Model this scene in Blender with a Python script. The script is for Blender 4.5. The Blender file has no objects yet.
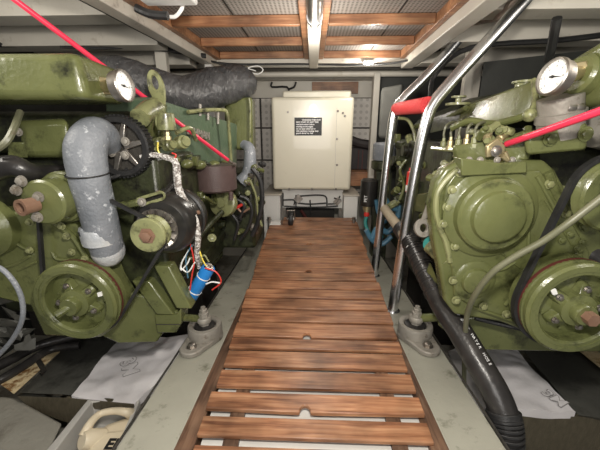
import bpy, bmesh, math, random
from mathutils import Vector, Matrix, Euler
random.seed(7)
PI = math.pi
COL = bpy.context.scene.collection
V = Vector
# ------------------------------------------------------------------ camera
CAM = V((0, 0, 1.0))
F = 320.0
PITCH, YAW = math.radians(16.5), math.radians(2.15)
ROT = Euler((PI/2 - PITCH, 0, YAW)).to_matrix()
FWD = ROT @ V((0, 0, -1)); RIGHT = ROT @ V((1, 0, 0)); UP = ROT @ V((0, 1, 0))
cd = bpy.data.cameras.new('camera'); cam = bpy.data.objects.new('camera', cd); COL.objects.link(cam)
cam.location = CAM; cam.rotation_euler = (PI/2 - PITCH, 0, YAW)
cd.sensor_width = 36; cd.lens = F/600*36; cd.clip_start = .02
bpy.context.scene.camera = cam

def ray(px, py): return ROT @ V(((px-300)/F, (225-py)/F, -1))
def P(px, py, Y):
    r = ray(px, py); return CAM + r*(Y/r.y)
def PZ(px, py, z):
    r = ray(px, py); return CAM + r*((z-1.0)/r.z)
def PX(px, py, x):
    r = ray(px, py); return CAM + r*(x/r.x)
def S(n, p): return n*(p-CAM).dot(FWD)/F
def LL(*a): return [P(*q) for q in a]
def facing(p, tilt, ang):
    v = (CAM-p).normalized(); r = v.cross(UP)*-1; r.normalize(); u = r.cross(v)*-1; u = v.cross(r); u.normalize()
    if r.dot(RIGHT) < 0: r = -r
    if u.dot(UP) < 0: u = -u
    t, a = math.radians(tilt), math.radians(ang)
    return (v*math.cos(t) + (r*math.cos(a)+u*math.sin(a))*math.sin(t)).normalized()
# planes: engine stringer tops and the duckboard
def zs(Y): return .238 - .056*(Y-.6)
def zd(Y): return .246 + .0895*(Y-.6)
def onplane(px, py, a, b):      # z = a + b*(Y-.6)
    r = ray(px, py); t = (a - b*.6 - 1.0)/(r.z - b*r.y); return CAM + r*t
def PS(px, py): return onplane(px, py, .238, -.056)
def PD(px, py): return onplane(px, py, .246, .0895)

# ------------------------------------------------------------------ materials
def nt(m): return m.node_tree.nodes, m.node_tree.links
def mat(name, c, rough=.5, metal=0, c2=None, scale=6, mix=.5, bump=0, bscale=60, stretch=(1,1,1), spec=.5, coat=0, dirt=None, dscale=9, dlo=.58, dhi=.7, detail=6):
    m = bpy.data.materials.new(name); m.use_nodes = True
    N, L = nt(m); b = N['Principled BSDF']
    b.inputs['Base Color'].default_value = (*c, 1); b.inputs['Roughness'].default_value = rough
    b.inputs['Metallic'].default_value = metal; b.inputs['Specular IOR Level'].default_value = spec
    b.inputs['Coat Weight'].default_value = coat
    tc = N.new('ShaderNodeTexCoord'); mp = N.new('ShaderNodeMapping'); mp.inputs['Scale'].default_value = stretch
    L.new(tc.outputs['Object'], mp.inputs['Vector'])
    out = None
    if c2:
        n = N.new('ShaderNodeTexNoise'); n.inputs['Scale'].default_value = scale; n.inputs['Detail'].default_value = detail
        L.new(mp.outputs[0], n.inputs['Vector'])
        r = N.new('ShaderNodeValToRGB'); r.color_ramp.elements[0].position = .5-mix/2; r.color_ramp.elements[1].position = .5+mix/2
        r.color_ramp.elements[0].color = (*c, 1); r.color_ramp.elements[1].color = (*c2, 1)
        L.new(n.outputs['Fac'], r.inputs[0]); out = r.outputs[0]
    if dirt:
        n = N.new('ShaderNodeTexNoise'); n.inputs['Scale'].default_value = dscale; n.inputs['Detail'].default_value = 9; n.inputs['Roughness'].default_value = .7
        L.new(tc.outputs['Object'], n.inputs['Vector'])
        r = N.new('ShaderNodeMapRange'); r.inputs[1].default_value = dlo; r.inputs[2].default_value = dhi
        L.new(n.outputs['Fac'], r.inputs[0])
        x = N.new('ShaderNodeMix'); x.data_type = 'RGBA'
        L.new(r.outputs[0], x.inputs[0])
        if out: L.new(out, x.inputs[6])
        else: x.inputs[6].default_value = (*c, 1)
        x.inputs[7].default_value = (*dirt, 1); out = x.outputs[2]
    if out: L.new(out, b.inputs['Base Color'])
    if bump:
        n = N.new('ShaderNodeTexNoise'); n.inputs['Scale'].default_value = bscale; n.inputs['Detail'].default_value = 4
        L.new(mp.outputs[0], n.inputs['Vector'])
        bp = N.new('ShaderNodeBump'); bp.inputs['Strength'].default_value = bump; bp.inputs['Distance'].default_value = .01
        L.new(n.outputs['Fac'], bp.inputs['Height']); L.new(bp.outputs[0], b.inputs['Normal'])
    return m

def dots(name, base, dot, pitch, rad, axes, rough=.6, tile=None):
    """perforated panel: round holes on a grid; axes = which two object axes carry the grid"""
    m = mat(name, base, rough); N, L = nt(m); b = N['Principled BSDF']
    tc = N.new('ShaderNodeTexCoord'); sp = N.new('ShaderNodeSeparateXYZ'); L.new(tc.outputs['Object'], sp.inputs[0])
    def M(op, a, bb=None):
        n = N.new('ShaderNodeMath'); n.operation = op
        for i, q in enumerate((a, bb)):
            if q is None: continue
            if isinstance(q, (int, float)): n.inputs[i].default_value = q
            else: L.new(q, n.inputs[i])
        return n.outputs[0]
    ds = []
    for ax in axes:
        f = M('FRACT', M('DIVIDE', sp.outputs[ax], pitch)); ds.append(M('POWER', M('SUBTRACT', f, .5), 2))
    d = M('SQRT', M('ADD', ds[0], ds[1])); h = M('LESS_THAN', d, rad)
    no = N.new('ShaderNodeTexNoise'); no.inputs['Scale'].default_value = 7; L.new(tc.outputs['Object'], no.inputs[0])
    x0 = N.new('ShaderNodeMix'); x0.data_type = 'RGBA'; L.new(no.outputs['Fac'], x0.inputs[0])
    x0.inputs[6].default_value = (*[q*.8 for q in base], 1); x0.inputs[7].default_value = (*base, 1)
    x = N.new('ShaderNodeMix'); x.data_type = 'RGBA'; L.new(h, x.inputs[0])
    L.new(x0.outputs[2], x.inputs[6]); x.inputs[7].default_value = (*dot, 1)
    L.new(x.outputs[2], b.inputs['Base Color'])
    return m

def wood(name, a, b_, dark, rough=.38, axis=0):
    m = bpy.data.materials.new(name); m.use_nodes = True; N, L = nt(m); b = N['Principled BSDF']
    b.inputs['Roughness'].default_value = rough
    tc = N.new('ShaderNodeTexCoord'); oi = N.new('ShaderNodeObjectInfo'); mp = N.new('ShaderNodeMapping')
    s = [55, 55, 55]; s[axis] = 3.5; mp.inputs['Scale'].default_value = s
    add = N.new('ShaderNodeVectorMath'); add.operation = 'MULTIPLY_ADD'
    add.inputs[1].default_value = (1, 1, 1)
    cx = N.new('ShaderNodeCombineXYZ')
    mu = N.new('ShaderNodeMath'); mu.operation = 'MULTIPLY'; mu.inputs[1].default_value = 37; L.new(oi.outputs['Random'], mu.inputs[0])
    for i in range(3): L.new(mu.outputs[0], cx.inputs[i])
    L.new(tc.outputs['Object'], add.inputs[0]); L.new(cx.outputs[0], add.inputs[2]); L.new(add.outputs[0], mp.inputs[0])
    n = N.new('ShaderNodeTexNoise'); n.inputs['Scale'].default_value = 1.6; n.inputs['Detail'].default_value = 8; n.inputs['Distortion'].default_value = .6
    L.new(mp.outputs[0], n.inputs[0])
    r = N.new('ShaderNodeValToRGB'); e = r.color_ramp.elements
    e[0].position = .3; e[0].color = (*dark, 1); e[1].position = .7; e[1].color = (*b_, 1)
    k = e.new(.47); k.color = (*a, 1)
    L.new(n.outputs['Fac'], r.inputs[0])
    n2 = N.new('ShaderNodeTexNoise'); n2.inputs['Scale'].default_value = 7; n2.inputs['Detail'].default_value = 3; L.new(add.outputs[0], n2.inputs[0])
    mr = N.new('ShaderNodeMapRange'); mr.inputs[1].default_value = .35; mr.inputs[2].default_value = .7; mr.inputs[3].default_value = .5; mr.inputs[4].default_value = 1.2
    L.new(n2.outputs['Fac'], mr.inputs[0])
    hs = N.new('ShaderNodeHueSaturation'); L.new(r.outputs[0], hs.inputs['Color']); L.new(mr.outputs[0], hs.inputs['Value'])
    L.new(hs.outputs[0], b.inputs['Base Color'])
    bp = N.new('ShaderNodeBump'); bp.inputs['Strength'].default_value = .25; bp.inputs['Distance'].default_value = .004
    L.new(n.outputs['Fac'], bp.inputs['Height']); L.new(bp.outputs[0], b.inputs['Normal'])
    return m

G = dict(
 green=mat('engine_green', (.092,.104,.036), .27, c2=(.155,.168,.066), scale=7, dirt=(.020,.022,.010), dscale=11, dlo=.54, dhi=.72, bump=.13, bscale=80, spec=.5, coat=.12),
 greenlt=mat('light_engine_green', (.19,.20,.09), .35, c2=(.28,.29,.14), scale=12, dirt=(.05,.05,.025), dscale=20, dlo=.5, dhi=.65, bump=.1, coat=.2),
 greendk=mat('shaded_grimy_green', (.022,.027,.012), .4, c2=(.062,.07,.03), scale=12, dirt=(.010,.010,.007), dscale=12, dlo=.45, dhi=.6, bump=.25, bscale=50),  # darker copy of engine green: recess shade in the base colour, plus grime
 teal=mat('blue_green_casting', (.075,.115,.068), .32, c2=(.12,.165,.11), scale=8, dirt=(.09,.11,.045), dscale=10, bump=.2, bscale=70, coat=.2),
 stringer=mat('grey_green_paint', (.275,.27,.225), .45, c2=(.35,.345,.29), scale=6, dirt=(.12,.12,.085), dscale=16, dlo=.56, dhi=.7, bump=.1),
 stringerside=mat('rough_painted_side', (.10,.10,.08), .7, c2=(.2,.2,.16), scale=25, bump=.5),
 galv=mat('cast_grey_metal', (.36,.34,.30), .5, metal=.3, c2=(.24,.22,.19), scale=14, dirt=(.12,.09,.06), dscale=20, bump=.2),
 steel=mat('polished_steel', (.86,.87,.90), .27, metal=1),
 rawsteel=mat('dull_steel', (.42,.40,.37), .38, metal=.9, c2=(.25,.22,.19), scale=30),
 silver=mat('silver_hose', (.235,.25,.275), .48, c2=(.15,.165,.185), scale=16, dirt=(.5,.52,.55), dscale=40, dlo=.58, dhi=.66, bump=.3, bscale=120),
 foil=mat('clear_tape', (.45,.48,.52), .25, metal=.2, c2=(.62,.63,.62), scale=22, bump=.5, bscale=40),
 black=mat('black_rubber', (.012,.012,.013), .45, c2=(.03,.03,.03), scale=20, bump=.2),
 blackgloss=mat('black_paint', (.012,.012,.012), .28, c2=(.03,.028,.025), scale=40, dirt=(.12,.11,.09), dscale=60, dlo=.66, dhi=.7),
 hose=mat('black_hose_rubber', (.018,.017,.017), .3, c2=(.04,.037,.035), scale=20, dirt=(.10,.09,.08), dscale=30, dlo=.6, dhi=.8, bump=.15),
 wrap=mat('black_wrap', (.035,.036,.038), .38, c2=(.07,.07,.072), scale=12, bump=1.0, bscale=30, stretch=(3,1,1), dirt=(.30,.30,.30), dscale=60, dlo=.62, dhi=.7),
 cream=mat('cream_paint', (.70,.66,.52), .3, c2=(.76,.72,.59), scale=3, coat=.3, dirt=(.5,.45,.33), dscale=6, dlo=.64, dhi=.8),
 panel=mat('off_white_panel', (.60,.57,.50), .45, c2=(.50,.47,.41), scale=5, dirt=(.33,.29,.23), dscale=8, dlo=.6, dhi=.75),
 white=mat('white_panel', (.72,.71,.68), .4, c2=(.60,.59,.56), scale=8),
 greybeam=mat('grey_cream_beam', (.46,.42,.36), .45, c2=(.50,.47,.41), scale=6, dirt=(.2,.17,.14), dscale=9),
 dark=mat('dark_mottle', (.02,.018,.015), .7, c2=(.045,.04,.033), scale=10, bump=.4),  # near-black mottled brown for bands, seams, backings and blocks
 darkgrey=mat('dark_grey_panel', (.06,.06,.053), .5, c2=(.10,.10,.088), scale=8, bump=.15, dirt=(.02,.02,.017), dscale=7, dlo=.5, dhi=.7),
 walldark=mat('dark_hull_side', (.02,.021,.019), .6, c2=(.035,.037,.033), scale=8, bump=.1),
 tray=mat('grey_plastic', (.42,.41,.39), .35, c2=(.50,.49,.46), scale=5),
 jug=mat('cream_plastic', (.74,.66,.50), .4, c2=(.68,.58,.42), scale=6),
 pad=mat('white_absorbent_pad', (.66,.64,.66), .85, c2=(.74,.72,.73), scale=10, bump=.7, bscale=9, dirt=(.45,.42,.40), dscale=7, dlo=.66, dhi=.8),
 ink=mat('black_ink', (.01,.01,.01), .5),
 greyink=mat('grey_ink', (.28,.27,.27), .8),
 whiteink=mat('white_ink', (.85,.85,.85), .5),
 pink=mat('pink_plastic', (.80,.045,.10), .3, c2=(.75,.04,.09), scale=20),
 redwrap=mat('red_grip_tape', (.72,.035,.04), .65, bump=1, bscale=180, c2=(.85,.08,.08), scale=150),
 redband=mat('red_brown_belt', (.09,.018,.014), .6),
 greywrap=mat('grey_grip_tape', (.22,.17,.14), .7, bump=.8, bscale=120, c2=(.33,.27,.22), scale=40),
 beigewrap=mat('beige_grip_tape', (.42,.36,.26), .7, bump=.5, bscale=120, c2=(.33,.28,.2), scale=60),
 blue=mat('blue_sleeve', (.02,.22,.62), .35), white_t=mat('white_nylon', (.85,.85,.83), .4),
 copper=mat('copper_pipe', (.27,.17,.115), .5, metal=.2, c2=(.22,.12,.08), scale=30),
 brass=mat('brass_fitting', (.55,.46,.26), .4, metal=.7, c2=(.38,.33,.2), scale=40),
 plum=mat('plum_brown_paint', (.085,.055,.052), .45, c2=(.11,.075,.07), scale=30, bump=.2, bscale=200),
 dial=mat('dial_face', (.80,.80,.78), .4),
 loom=mat('white_wire_sleeve', (.25,.22,.20), .6, c2=(.75,.73,.70), scale=110, mix=.12, dirt=(.07,.05,.05), dscale=170, dlo=.56, dhi=.6, bump=.8, bscale=150),
 redwire=mat('red_wire', (.6,.04,.03), .4), bluewire=mat('blue_hose', (.06,.16,.24), .35), tealwire=mat('teal_hose', (.03,.22,.2), .4),
 yellow=mat('yellow_wire', (.8,.65,.1), .4),
 ghose=mat('grey_green_hose', (.12,.122,.072), .4, c2=(.17,.17,.11), scale=20, dirt=(.14,.12,.08), dscale=20),
 foam=mat('stained_yellow_timber', (.50,.38,.20), .7, c2=(.62,.52,.33), scale=14, dirt=(.20,.10,.03), dscale=16, dlo=.5, dhi=.6, bump=.5),
 concrete=mat('grey_bilge_paint', (.22,.21,.18), .6, c2=(.30,.29,.25), scale=6, dirt=(.10,.085,.065), dscale=8, dlo=.5, dhi=.7, bump=.3),
 bulk=mat('brown_bulkhead', (.07,.06,.04), .45, c2=(.11,.095,.065), scale=30, stretch=(3,3,1), bump=.2),
 tile=dots('perforated_white_tile', (.74,.70,.65), (.50,.47,.43), .05, .27, (0,2)),
 perf=dots('perforated_ceiling_foil', (.34,.31,.28), (.09,.08,.07), .0165, .29, (0,1)),
 teak=wood('oiled_teak', (.29,.128,.062), (.45,.24,.13), (.14,.055,.028)),
 bearer=wood('weathered_bearer', (.14,.075,.045), (.20,.12,.075), (.07,.035,.02), .5, 1),
 batten=wood('orange_pine', (.34,.155,.075), (.46,.25,.125), (.24,.10,.045), .45),
 cloth=mat('grey_cloth', (.11,.11,.10), .8, c2=(.16,.16,.145), scale=10),
 bag=mat('black_bag', (.015,.013,.014), .6, c2=(.04,.03,.03), scale=10),
)
def emis(name, c, s):
    m = bpy.data.materials.new(name); m.use_nodes = True; b = nt(m)[0]['Principled BSDF']
    b.inputs['Base Color'].default_value = (*c, 1); b.inputs['Emission Color'].default_value = (*c, 1); b.inputs['Emission Strength'].default_value = s
    return m
G['lamp'] = emis('lamp_glow', (1,.93,.8), 25)
def glassmat():
    m = bpy.data.materials.new('clear_glass'); m.use_nodes = True; b = nt(m)[0]['Principled BSDF']
    b.inputs['Transmission Weight'].default_value = 1; b.inputs['Roughness'].default_value = .03; return m
G['glass'] = glassmat()

# ------------------------------------------------------------------ mesh helper
def perp(ax):
    ax = ax.normalized(); t = V((0, 0, 1)) if abs(ax.z) < .9 else V((1, 0, 0))
    u = ax.cross(t).normalized(); return u, ax.cross(u).normalized()
def spline(pts, sub=6):
    if len(pts) < 3: return [V(p) for p in pts]
    q = [pts[0]*2-pts[1]] + list(pts) + [pts[-1]*2-pts[-2]]; out = []
    for i in range(1, len(q)-2):
        for k in range(sub):
            t = k/sub; a, b, c, d = q[i-1], q[i], q[i+1], q[i+2]
            out.append(.5*((2*b)+(c-a)*t+(2*a-5*b+4*c-d)*t*t+(3*b-a-3*c+d)*t**3))
    out.append(V(pts[-1])); return out
class MB:
    def __init__(s): s.bm = bmesh.new()
    def box(s, x0, x1, y0, y1, z0, z1):
        return s.hull([V((x, y, z)) for x in (x0, x1) for y in (y0, y1) for z in (z0, z1)])
    def hull(s, pts):
        vs = [s.bm.verts.new(p) for p in pts]
        r = bmesh.ops.convex_hull(s.bm, input=vs)
        dead = [g for g in set(r['geom_interior'] + r['geom_unused']) if isinstance(g, bmesh.types.BMVert) and g.is_valid]
        if dead: bmesh.ops.delete(s.bm, geom=dead, context='VERTS')
        fs = [f for f in s.bm.faces if all(v in vs for v in f.verts if v.is_valid)] if False else list({f for v in vs if v.is_valid for f in v.link_faces})
        es = list({e for f in fs for e in f.edges})
        bmesh.ops.dissolve_limit(s.bm, angle_limit=.02, verts=[v for v in vs if v.is_valid], edges=es)
        return s
    def prism(s, pts, vec):
        a = [s.bm.verts.new(p) for p in pts]; b = [s.bm.verts.new(V(p)+vec) for p in pts]; n = len(pts)
        s.bm.faces.new(a); s.bm.faces.new(b[::-1])
        for i in range(n): s.bm.faces.new((a[i], b[i], b[(i+1) % n], a[(i+1) % n]))
        return s
    def ringplate(s, outer, inner, vec):
        n = len(outer); L = [[s.bm.verts.new(V(p)+d) for p in pts] for pts in (outer, inner) for d in (V(), vec)]
        o0, o1, i0, i1 = L
        for i in range(n):
            j = (i+1) % n
            s.bm.faces.new((o0[i], o0[j], i0[j], i0[i])); s.bm.faces.new((o1[i], i1[i], i1[j], o1[j]))
            s.bm.faces.new((o0[i], o1[i], o1[j], o0[j])); s.bm.faces.new((i0[i], i0[j], i1[j], i1[i]))
        return s
    def lathe(s, c, ax, prof, n=32, closed=False):
        ax = ax.normalized(); u, w = perp(ax); rings = []
        for r, t in prof:
            if r < 1e-6: rings.append([s.bm.verts.new(c+ax*t)])
            else: rings.append([s.bm.verts.new(c+ax*t+(u*math.cos(2*PI*i/n)+w*math.sin(2*PI*i/n))*r) for i in range(n)])
        pairs = list(zip(rings, rings[1:])) + ([(rings[-1], rings[0])] if closed else [])
        for a, b in pairs:
            if len(a) == 1 and len(b) == 1: continue
            for i in range(n):
                j = (i+1) % n
                if len(a) == 1: s.bm.faces.new((a[0], b[i], b[j]))
                elif len(b) == 1: s.bm.faces.new((a[i], b[0], a[j]))
                else: s.bm.faces.new((a[i], b[i], b[j], a[j]))
        if not closed:
            if len(rings[0]) > 1: s.bm.faces.new(rings[0][::-1])
            if len(rings[-1]) > 1: s.bm.faces.new(rings[-1])
        return s
    def cyl(s, a, b, r, n=16, r2=None):
        d = b-a; return s.lathe(a, d, [(r, 0), (r if r2 is None else r2, d.length)], n)
    def bolt(s, c, ax, r, h=None):
        h = h or r*.9; ax = ax.normalized()
        s.lathe(c, ax, [(r*1.5, 0), (r*1.5, r*.25)], 14); s.lathe(c, ax, [(r*1.05, r*.2), (r*1.05, h), (r*.8, h+r*.15)], 6); return s
    def ball(s, c, r, n=12, sc=(1, 1, 1)):
        q = bmesh.ops.create_uvsphere(s.bm, u_segments=n, v_segments=n//2+1, radius=r)
        for v in q['verts']: v.co = V((v.co.x*sc[0], v.co.y*sc[1], v.co.z*sc[2]))+c
        return s
    def tube(s, pts, r, n=10, sub=6, smooth=True, corr=None, closed=False):
        rl = r if isinstance(r, (list, tuple)) else [r]*len(pts)
        path = spline(pts, sub) if smooth else [V(p) for p in pts]
        m = len(path); rad = []
        for i in range(m):
            t = i/(m-1)*(len(rl)-1); k = min(int(t), len(rl)-2); f = t-k; rad.append(rl[k]*(1-f)+rl[k+1]*f)
        if corr:
            for i in range(m):
                if corr[0] <= i/(m-1) <= corr[1]: rad[i] *= (1.0 if i % 2 else corr[2])
        rings = []; u = None
        for i in range(m):
            t = (path[min(i+1, m-1)]-path[max(i-1, 0)]).normalized()
            if u is None: u, _ = perp(t)
            u = (u - t*u.dot(t)).normalized(); w = t.cross(u)
            rings.append([s.bm.verts.new(path[i]+(u*math.cos(2*PI*k/n)+w*math.sin(2*PI*k/n))*rad[i]) for k in range(n)])
        for a, b in zip(rings, rings[1:]):
            for k in range(n): s.bm.faces.new((a[k], a[(k+1) % n], b[(k+1) % n], b[k]))
        s.bm.faces.new(rings[0][::-1]); s.bm.faces.new(rings[-1]); return s
    def belt(s, circles, Y, w, th):
        pts = [(cx+r*math.cos(a*PI/30), cz+r*math.sin(a*PI/30)) for cx, cz, r in circles for a in range(60)]
        pts = sorted(set(pts))
        def half(ps):
            h = []
            for p in ps:
                while len(h) > 1 and (h[-1][0]-h[-2][0])*(p[1]-h[-2][1])-(h[-1][1]-h[-2][1])*(p[0]-h[-2][0]) <= 0: h.pop()
                h.append(p)
            return h
        hl = half(pts)[:-1] + half(pts[::-1])[:-1]; n = len(hl)
        cx = sum(p[0] for p in hl)/n; cz = sum(p[1] for p in hl)/n
        inn, out = [], []
        for i, (x, z) in enumerate(hl):
            a, b = hl[i-1], hl[(i+1) % n]; d = V((b[0]-a[0], b[1]-a[1])); d.normalize(); nn = V((d.y, -d.x))
            inn.append((x, z)); out.append((x+nn.x*th, z+nn.y*th))
        s.ringplate([V((x, Y-w/2, z)) for x, z in out], [V((x, Y-w/2, z)) for x, z in inn], V((0, w, 0))); return s

ORG = {}
def obj(name, mb, m, parent=None, bev=0, ang=35, seg=2, label=None, sub=0):
    bmesh.ops.recalc_face_normals(mb.bm, faces=mb.bm.faces)
    me = bpy.data.meshes.new(name); o = bpy.data.objects.new(name, me); COL.objects.link(o)
    vs = mb.bm.verts
    if parent is not None: org = ORG[parent.name]; o.parent = parent
    else:
        xs = [v.co.x for v in vs]; ys = [v.co.y for v in vs]; zz = [v.co.z for v in vs]
        org = V(((min(xs)+max(xs))/2, (min(ys)+max(ys))/2, min(zz))); o.location = org
    ORG[o.name] = org
    for v in vs: v.co -= org
    mb.bm.to_mesh(me); mb.bm.free()
    me.materials.append(G[m] if isinstance(m, str) else m)
    for p in me.polygons: p.use_smooth = True
    me.set_sharp_from_angle(angle=math.radians(ang))
    if bev:
        b = o.modifiers.new('bevel', 'BEVEL'); b.width = bev; b.segments = seg; b.limit_method = 'ANGLE'; b.angle_limit = math.radians(30); b.harden_normals = False
    if sub:
        b = o.modifiers.new('subd', 'SUBSURF'); b.levels = sub; b.render_levels = sub
    if label: o['label'] = label
    return o
def thing(name, label, cat, loc, group=None):
    o = bpy.data.objects.new(name, None); COL.objects.link(o); o.location = loc; o.empty_display_size = .05
    ORG[o.name] = V(loc); o['label'] = label; o['category'] = cat
    if group: o['group'] = group
    return o
def tag(o, label, cat, group=None):
    o['label'] = label; o['category'] = cat
    if group: o['group'] = group
    return o
def struct(name, mb, m, bev=0):
    o = obj(name, mb, m, None, bev); o['kind'] = 'structure'; return o
def lettering(name, s, origin, xdir, ydir, size, m, parent=None, depth=.0004, align='LEFT', bold=0):
    cu = bpy.data.curves.new('t', 'FONT'); cu.body = s; cu.size = size; cu.extrude = depth; cu.align_x = align; cu.offset = bold
    cu.resolution_u = 3
    to = bpy.data.objects.new('t', cu); COL.objects.link(to)
    dg = bpy.context.evaluated_depsgraph_get(); me = bpy.data.meshes.new_from_object(to.evaluated_get(dg))
    bpy.data.objects.remove(to); bpy.data.curves.remove(cu)
    x = xdir.normalized(); z = x.cross(ydir).normalized(); y = z.cross(x).normalized()
    mb = MB(); mb.bm.from_mesh(me); bpy.data.meshes.remove(me)
    Mx = Matrix((x, y, z)).transposed()
    for v in mb.bm.verts: v.co = origin + Mx @ v.co
    return obj(name, mb, m, parent)
# ================================================================== SETTING
YB = 2.95
f = MB().box(-1.7, 1.7, .05, YB, -.22, -.20); struct('floor', f, 'concrete')
zc = 1.50
# back wall: cream board with perforated tiles over it
w = MB().box(-1.7, 1.7, YB, YB+.05, -.2, 1.62); struct('wall_back', w, 'panel')
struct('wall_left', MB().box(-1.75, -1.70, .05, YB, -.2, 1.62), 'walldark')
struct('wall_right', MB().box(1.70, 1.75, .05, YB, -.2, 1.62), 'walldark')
struct('ceiling', MB().box(-1.7, 1.7, .3, YB, 1.60, 1.64), 'panel')
# stringers carrying engines
for side, pin, pout in (('left', (174, 450), (115, 450)), ('right', (449, 450), (507, 450))):
    a, b = PS(*pin), PS(*pout); x0, x1 = sorted((a.x, b.x))
    top = lambda Y: zs(Y)
    m = MB().hull([V((x, Y, z)) for x in (x0, x1) for Y, zz in ((.3, zs(.3)), (2.9, zs(2.9))) for z in (zz, -.2)])
    struct('trim_1' if side == 'left' else 'trim_2', m, 'stringer', .004)
    xi = x1 if side == 'left' else x0; sg = 1 if side == 'left' else -1
    e = MB().hull([V((x, Y, z)) for x in (xi, xi+sg*.045) for Y, zz in ((.3, zs(.3)), (2.6, zs(2.6))) for z in (zz+.001, zz-.12)])
    struct('trim_3' if side == 'left' else 'trim_4', e, 'bearer')
    xo = x0 if side == 'left' else x1
    pts = [V((xo-sg*.004, .32+i*.1, zs(.32+i*.1)+.001+random.uniform(-.002,.002))) for i in range(25)]
    e = MB().tube(pts, .004, 6, 2); struct('trim_5' if side == 'left' else 'trim_6', e, 'dark')
    if side == 'left': SLX = (x0, x1)
    else: SRX = (x0, x1)
print('stringers', SLX, SRX)
# ---------------- duckboard
db = thing('duckboard', 'reddish brown slatted wooden walkway between the two green engines', 'walkway', V((0, 1.4, zs(1.4))))
xl = lambda Y: PD(193, 450).x; XL, XR = PD(193, 450).x, PD(437, 450).x
def py2Y(py): return PD(311, py).y
gaps = [443.5, 414.5, 391, 369, 350.5, 337.8, 322.4, 309.5, 298.4, 289, 280.4, 272, 263.6]
Yg = [py2Y(g) for g in gaps]; pitch = (Yg[-1]-Yg[0])/(len(Yg)-1)
Yg = [Yg[0]-pitch*2, Yg[0]-pitch] + Yg
struct('trim_7', MB().hull([V((x, Y, zd(Y)-.026-d)) for x in (XL+.006, XR-.006) for Y in (.3, 2.25) for d in (0, .02)]), 'white')
while Yg[-1] < py2Y(219)-.02: Yg.append(Yg[-1]+pitch)
notches = [Yg[3], Yg[7], Yg[13], Yg[13]+pitch*4, Yg[13]+pitch*9]
nx = PD(305, 414).x
def plank(Y0, Y1, xa, xb, notch):
    m = MB(); th = .013
    r = .015
    out = [(xa, Y0)]
    if notch:
        for k in range(9):
            a = PI - k*PI/8; out.append((nx + r*math.cos(a), Y0 - .004 + r*math.sin(a)*1.5))
    out += [(xb, Y0), (xb, Y1), (xa, Y1)]
    m.prism([V((x, Y, zd(Y))) for x, Y in out], V((0, 0, -th)))
    return m
for i in range(len(Yg)-1):
    Y0, Y1 = Yg[i], Yg[i+1]; g = .025 if i < 3 else (.020 if i < 5 else (.014 if i < 8 else .010))
    xa, xb = XL+random.uniform(-.006, .006), XR+random.uniform(-.006, .006)
    if i >= len(Yg)-3: xa = XL+.085
    obj('plank', plank(Y0+g/2, Y1-g/2, xa, xb, min(abs(Y0-q) for q in notches) < .01), 'teak', db, .0025)
for x in (XL+.085, XR-.085):
    obj('bearer', MB().hull([V((xx, Y, z)) for xx in (x-.02, x+.02) for Y in (.35, Yg[-1]-.03) for z in (zd(Y)-.0135, zd(Y)-.0255)]), 'bearer', db)
for x in (nx,):
    obj('bearer', MB().hull([V((xx, Y, z)) for xx in (x-.02, x+.02) for Y in (1.5, Yg[-1]-.03) for z in (zd(Y)-.0135, zd(Y)-.0255)]), 'bearer', db)

# ---------------- ceiling frames
ZC = 1.42
def rib(name, x0, x1, y0, y1, z0, z1, m, bev=.003): return struct(name, MB().box(x0, x1, y0, y1, z0, z1), m, bev)

LA, LB = P(217, 61, 2.2), PZ(122, 0, ZC); RA, RB = P(404, 60, 2.2), PZ(470, 0, ZC)
def xL(Y): return LA.x + (LB.x-LA.x)*(Y-LA.y)/(LB.y-LA.y)
def xR(Y): return RA.x + (RB.x-RA.x)*(Y-RA.y)/(RB.y-RA.y)
def skew(f, a, b, y0, y1, z0, z1): return MB().hull([V((f(Y)+d, Y, z)) for d in (a, b) for Y in (y0, y1) for z in (z0, z1)])
struct('trim_8', skew(xL, -.062, -.002, .5, 2.28, ZC-.04, ZC+.09), 'greybeam', .004)
struct('trim_9', skew(xL, -.13, -.068, .5, 2.28, ZC-.01, ZC+.09), 'darkgrey', .004)
struct('trim_10', skew(xR, .002, .075, .5, 2.28, ZC-.04, ZC+.09), 'panel', .004)
rib('trim_11', xL(2.2)-.1, xR(2.2)+.1, 2.20, 2.25, ZC-.02, ZC+.08, 'panel')
xc = P(314, 40, 1.9).x; hw = .026
rib('ceiling_beam', xc-hw, xc+hw, .35, 2.195, ZC-.05, ZC+.08, 'panel')
struct('ceiling_panel', MB().hull([V((f(Y), Y, z)) for f in (xL, xR) for Y in (.5, 2.198) for z in (ZC+.043, ZC+.055)]), 'perf')
fl, fr = (lambda Y: xc-hw-.002), (lambda Y: xc+hw+.002)
for k, (fa, fb) in enumerate(((xL, fl), (fr, xR))):
    t = thing('ceiling_hatch_frame', ('orange timber hatch frame under perforated sheet, on the black duct side of the ceiling beam' if k == 0 else 'orange timber hatch frame under perforated sheet, on the ladder side of the ceiling beam'), 'hatch frame', V(((fa(1.4)+fb(1.4))/2, 1.4, ZC)), 'timber ceiling hatch frames')
    obj('side_rail', skew(fa, .0, .03, .6, 2.19, ZC, ZC+.042), 'batten', t, .003)
    obj('side_rail', skew(fb, -.03, .0, .6, 2.19, ZC, ZC+.042), 'batten', t, .003)
    for Yb in (.86, 1.19, 1.52, 1.85, 2.16):
        obj('crosspiece', MB().box(fa(Yb)+.032, fb(Yb)-.032, Yb, Yb+.025, ZC+.003, ZC+.042), 'batten', t, .003)
for x in (P(250, 35, 1.9).x, P(380, 30, 1.9).x):
    struct('trim_12' if x < 0 else 'trim_13', MB().box(x-.003, x+.003, .6, 2.15, ZC+.040, ZC+.0425), 'dark')
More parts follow.
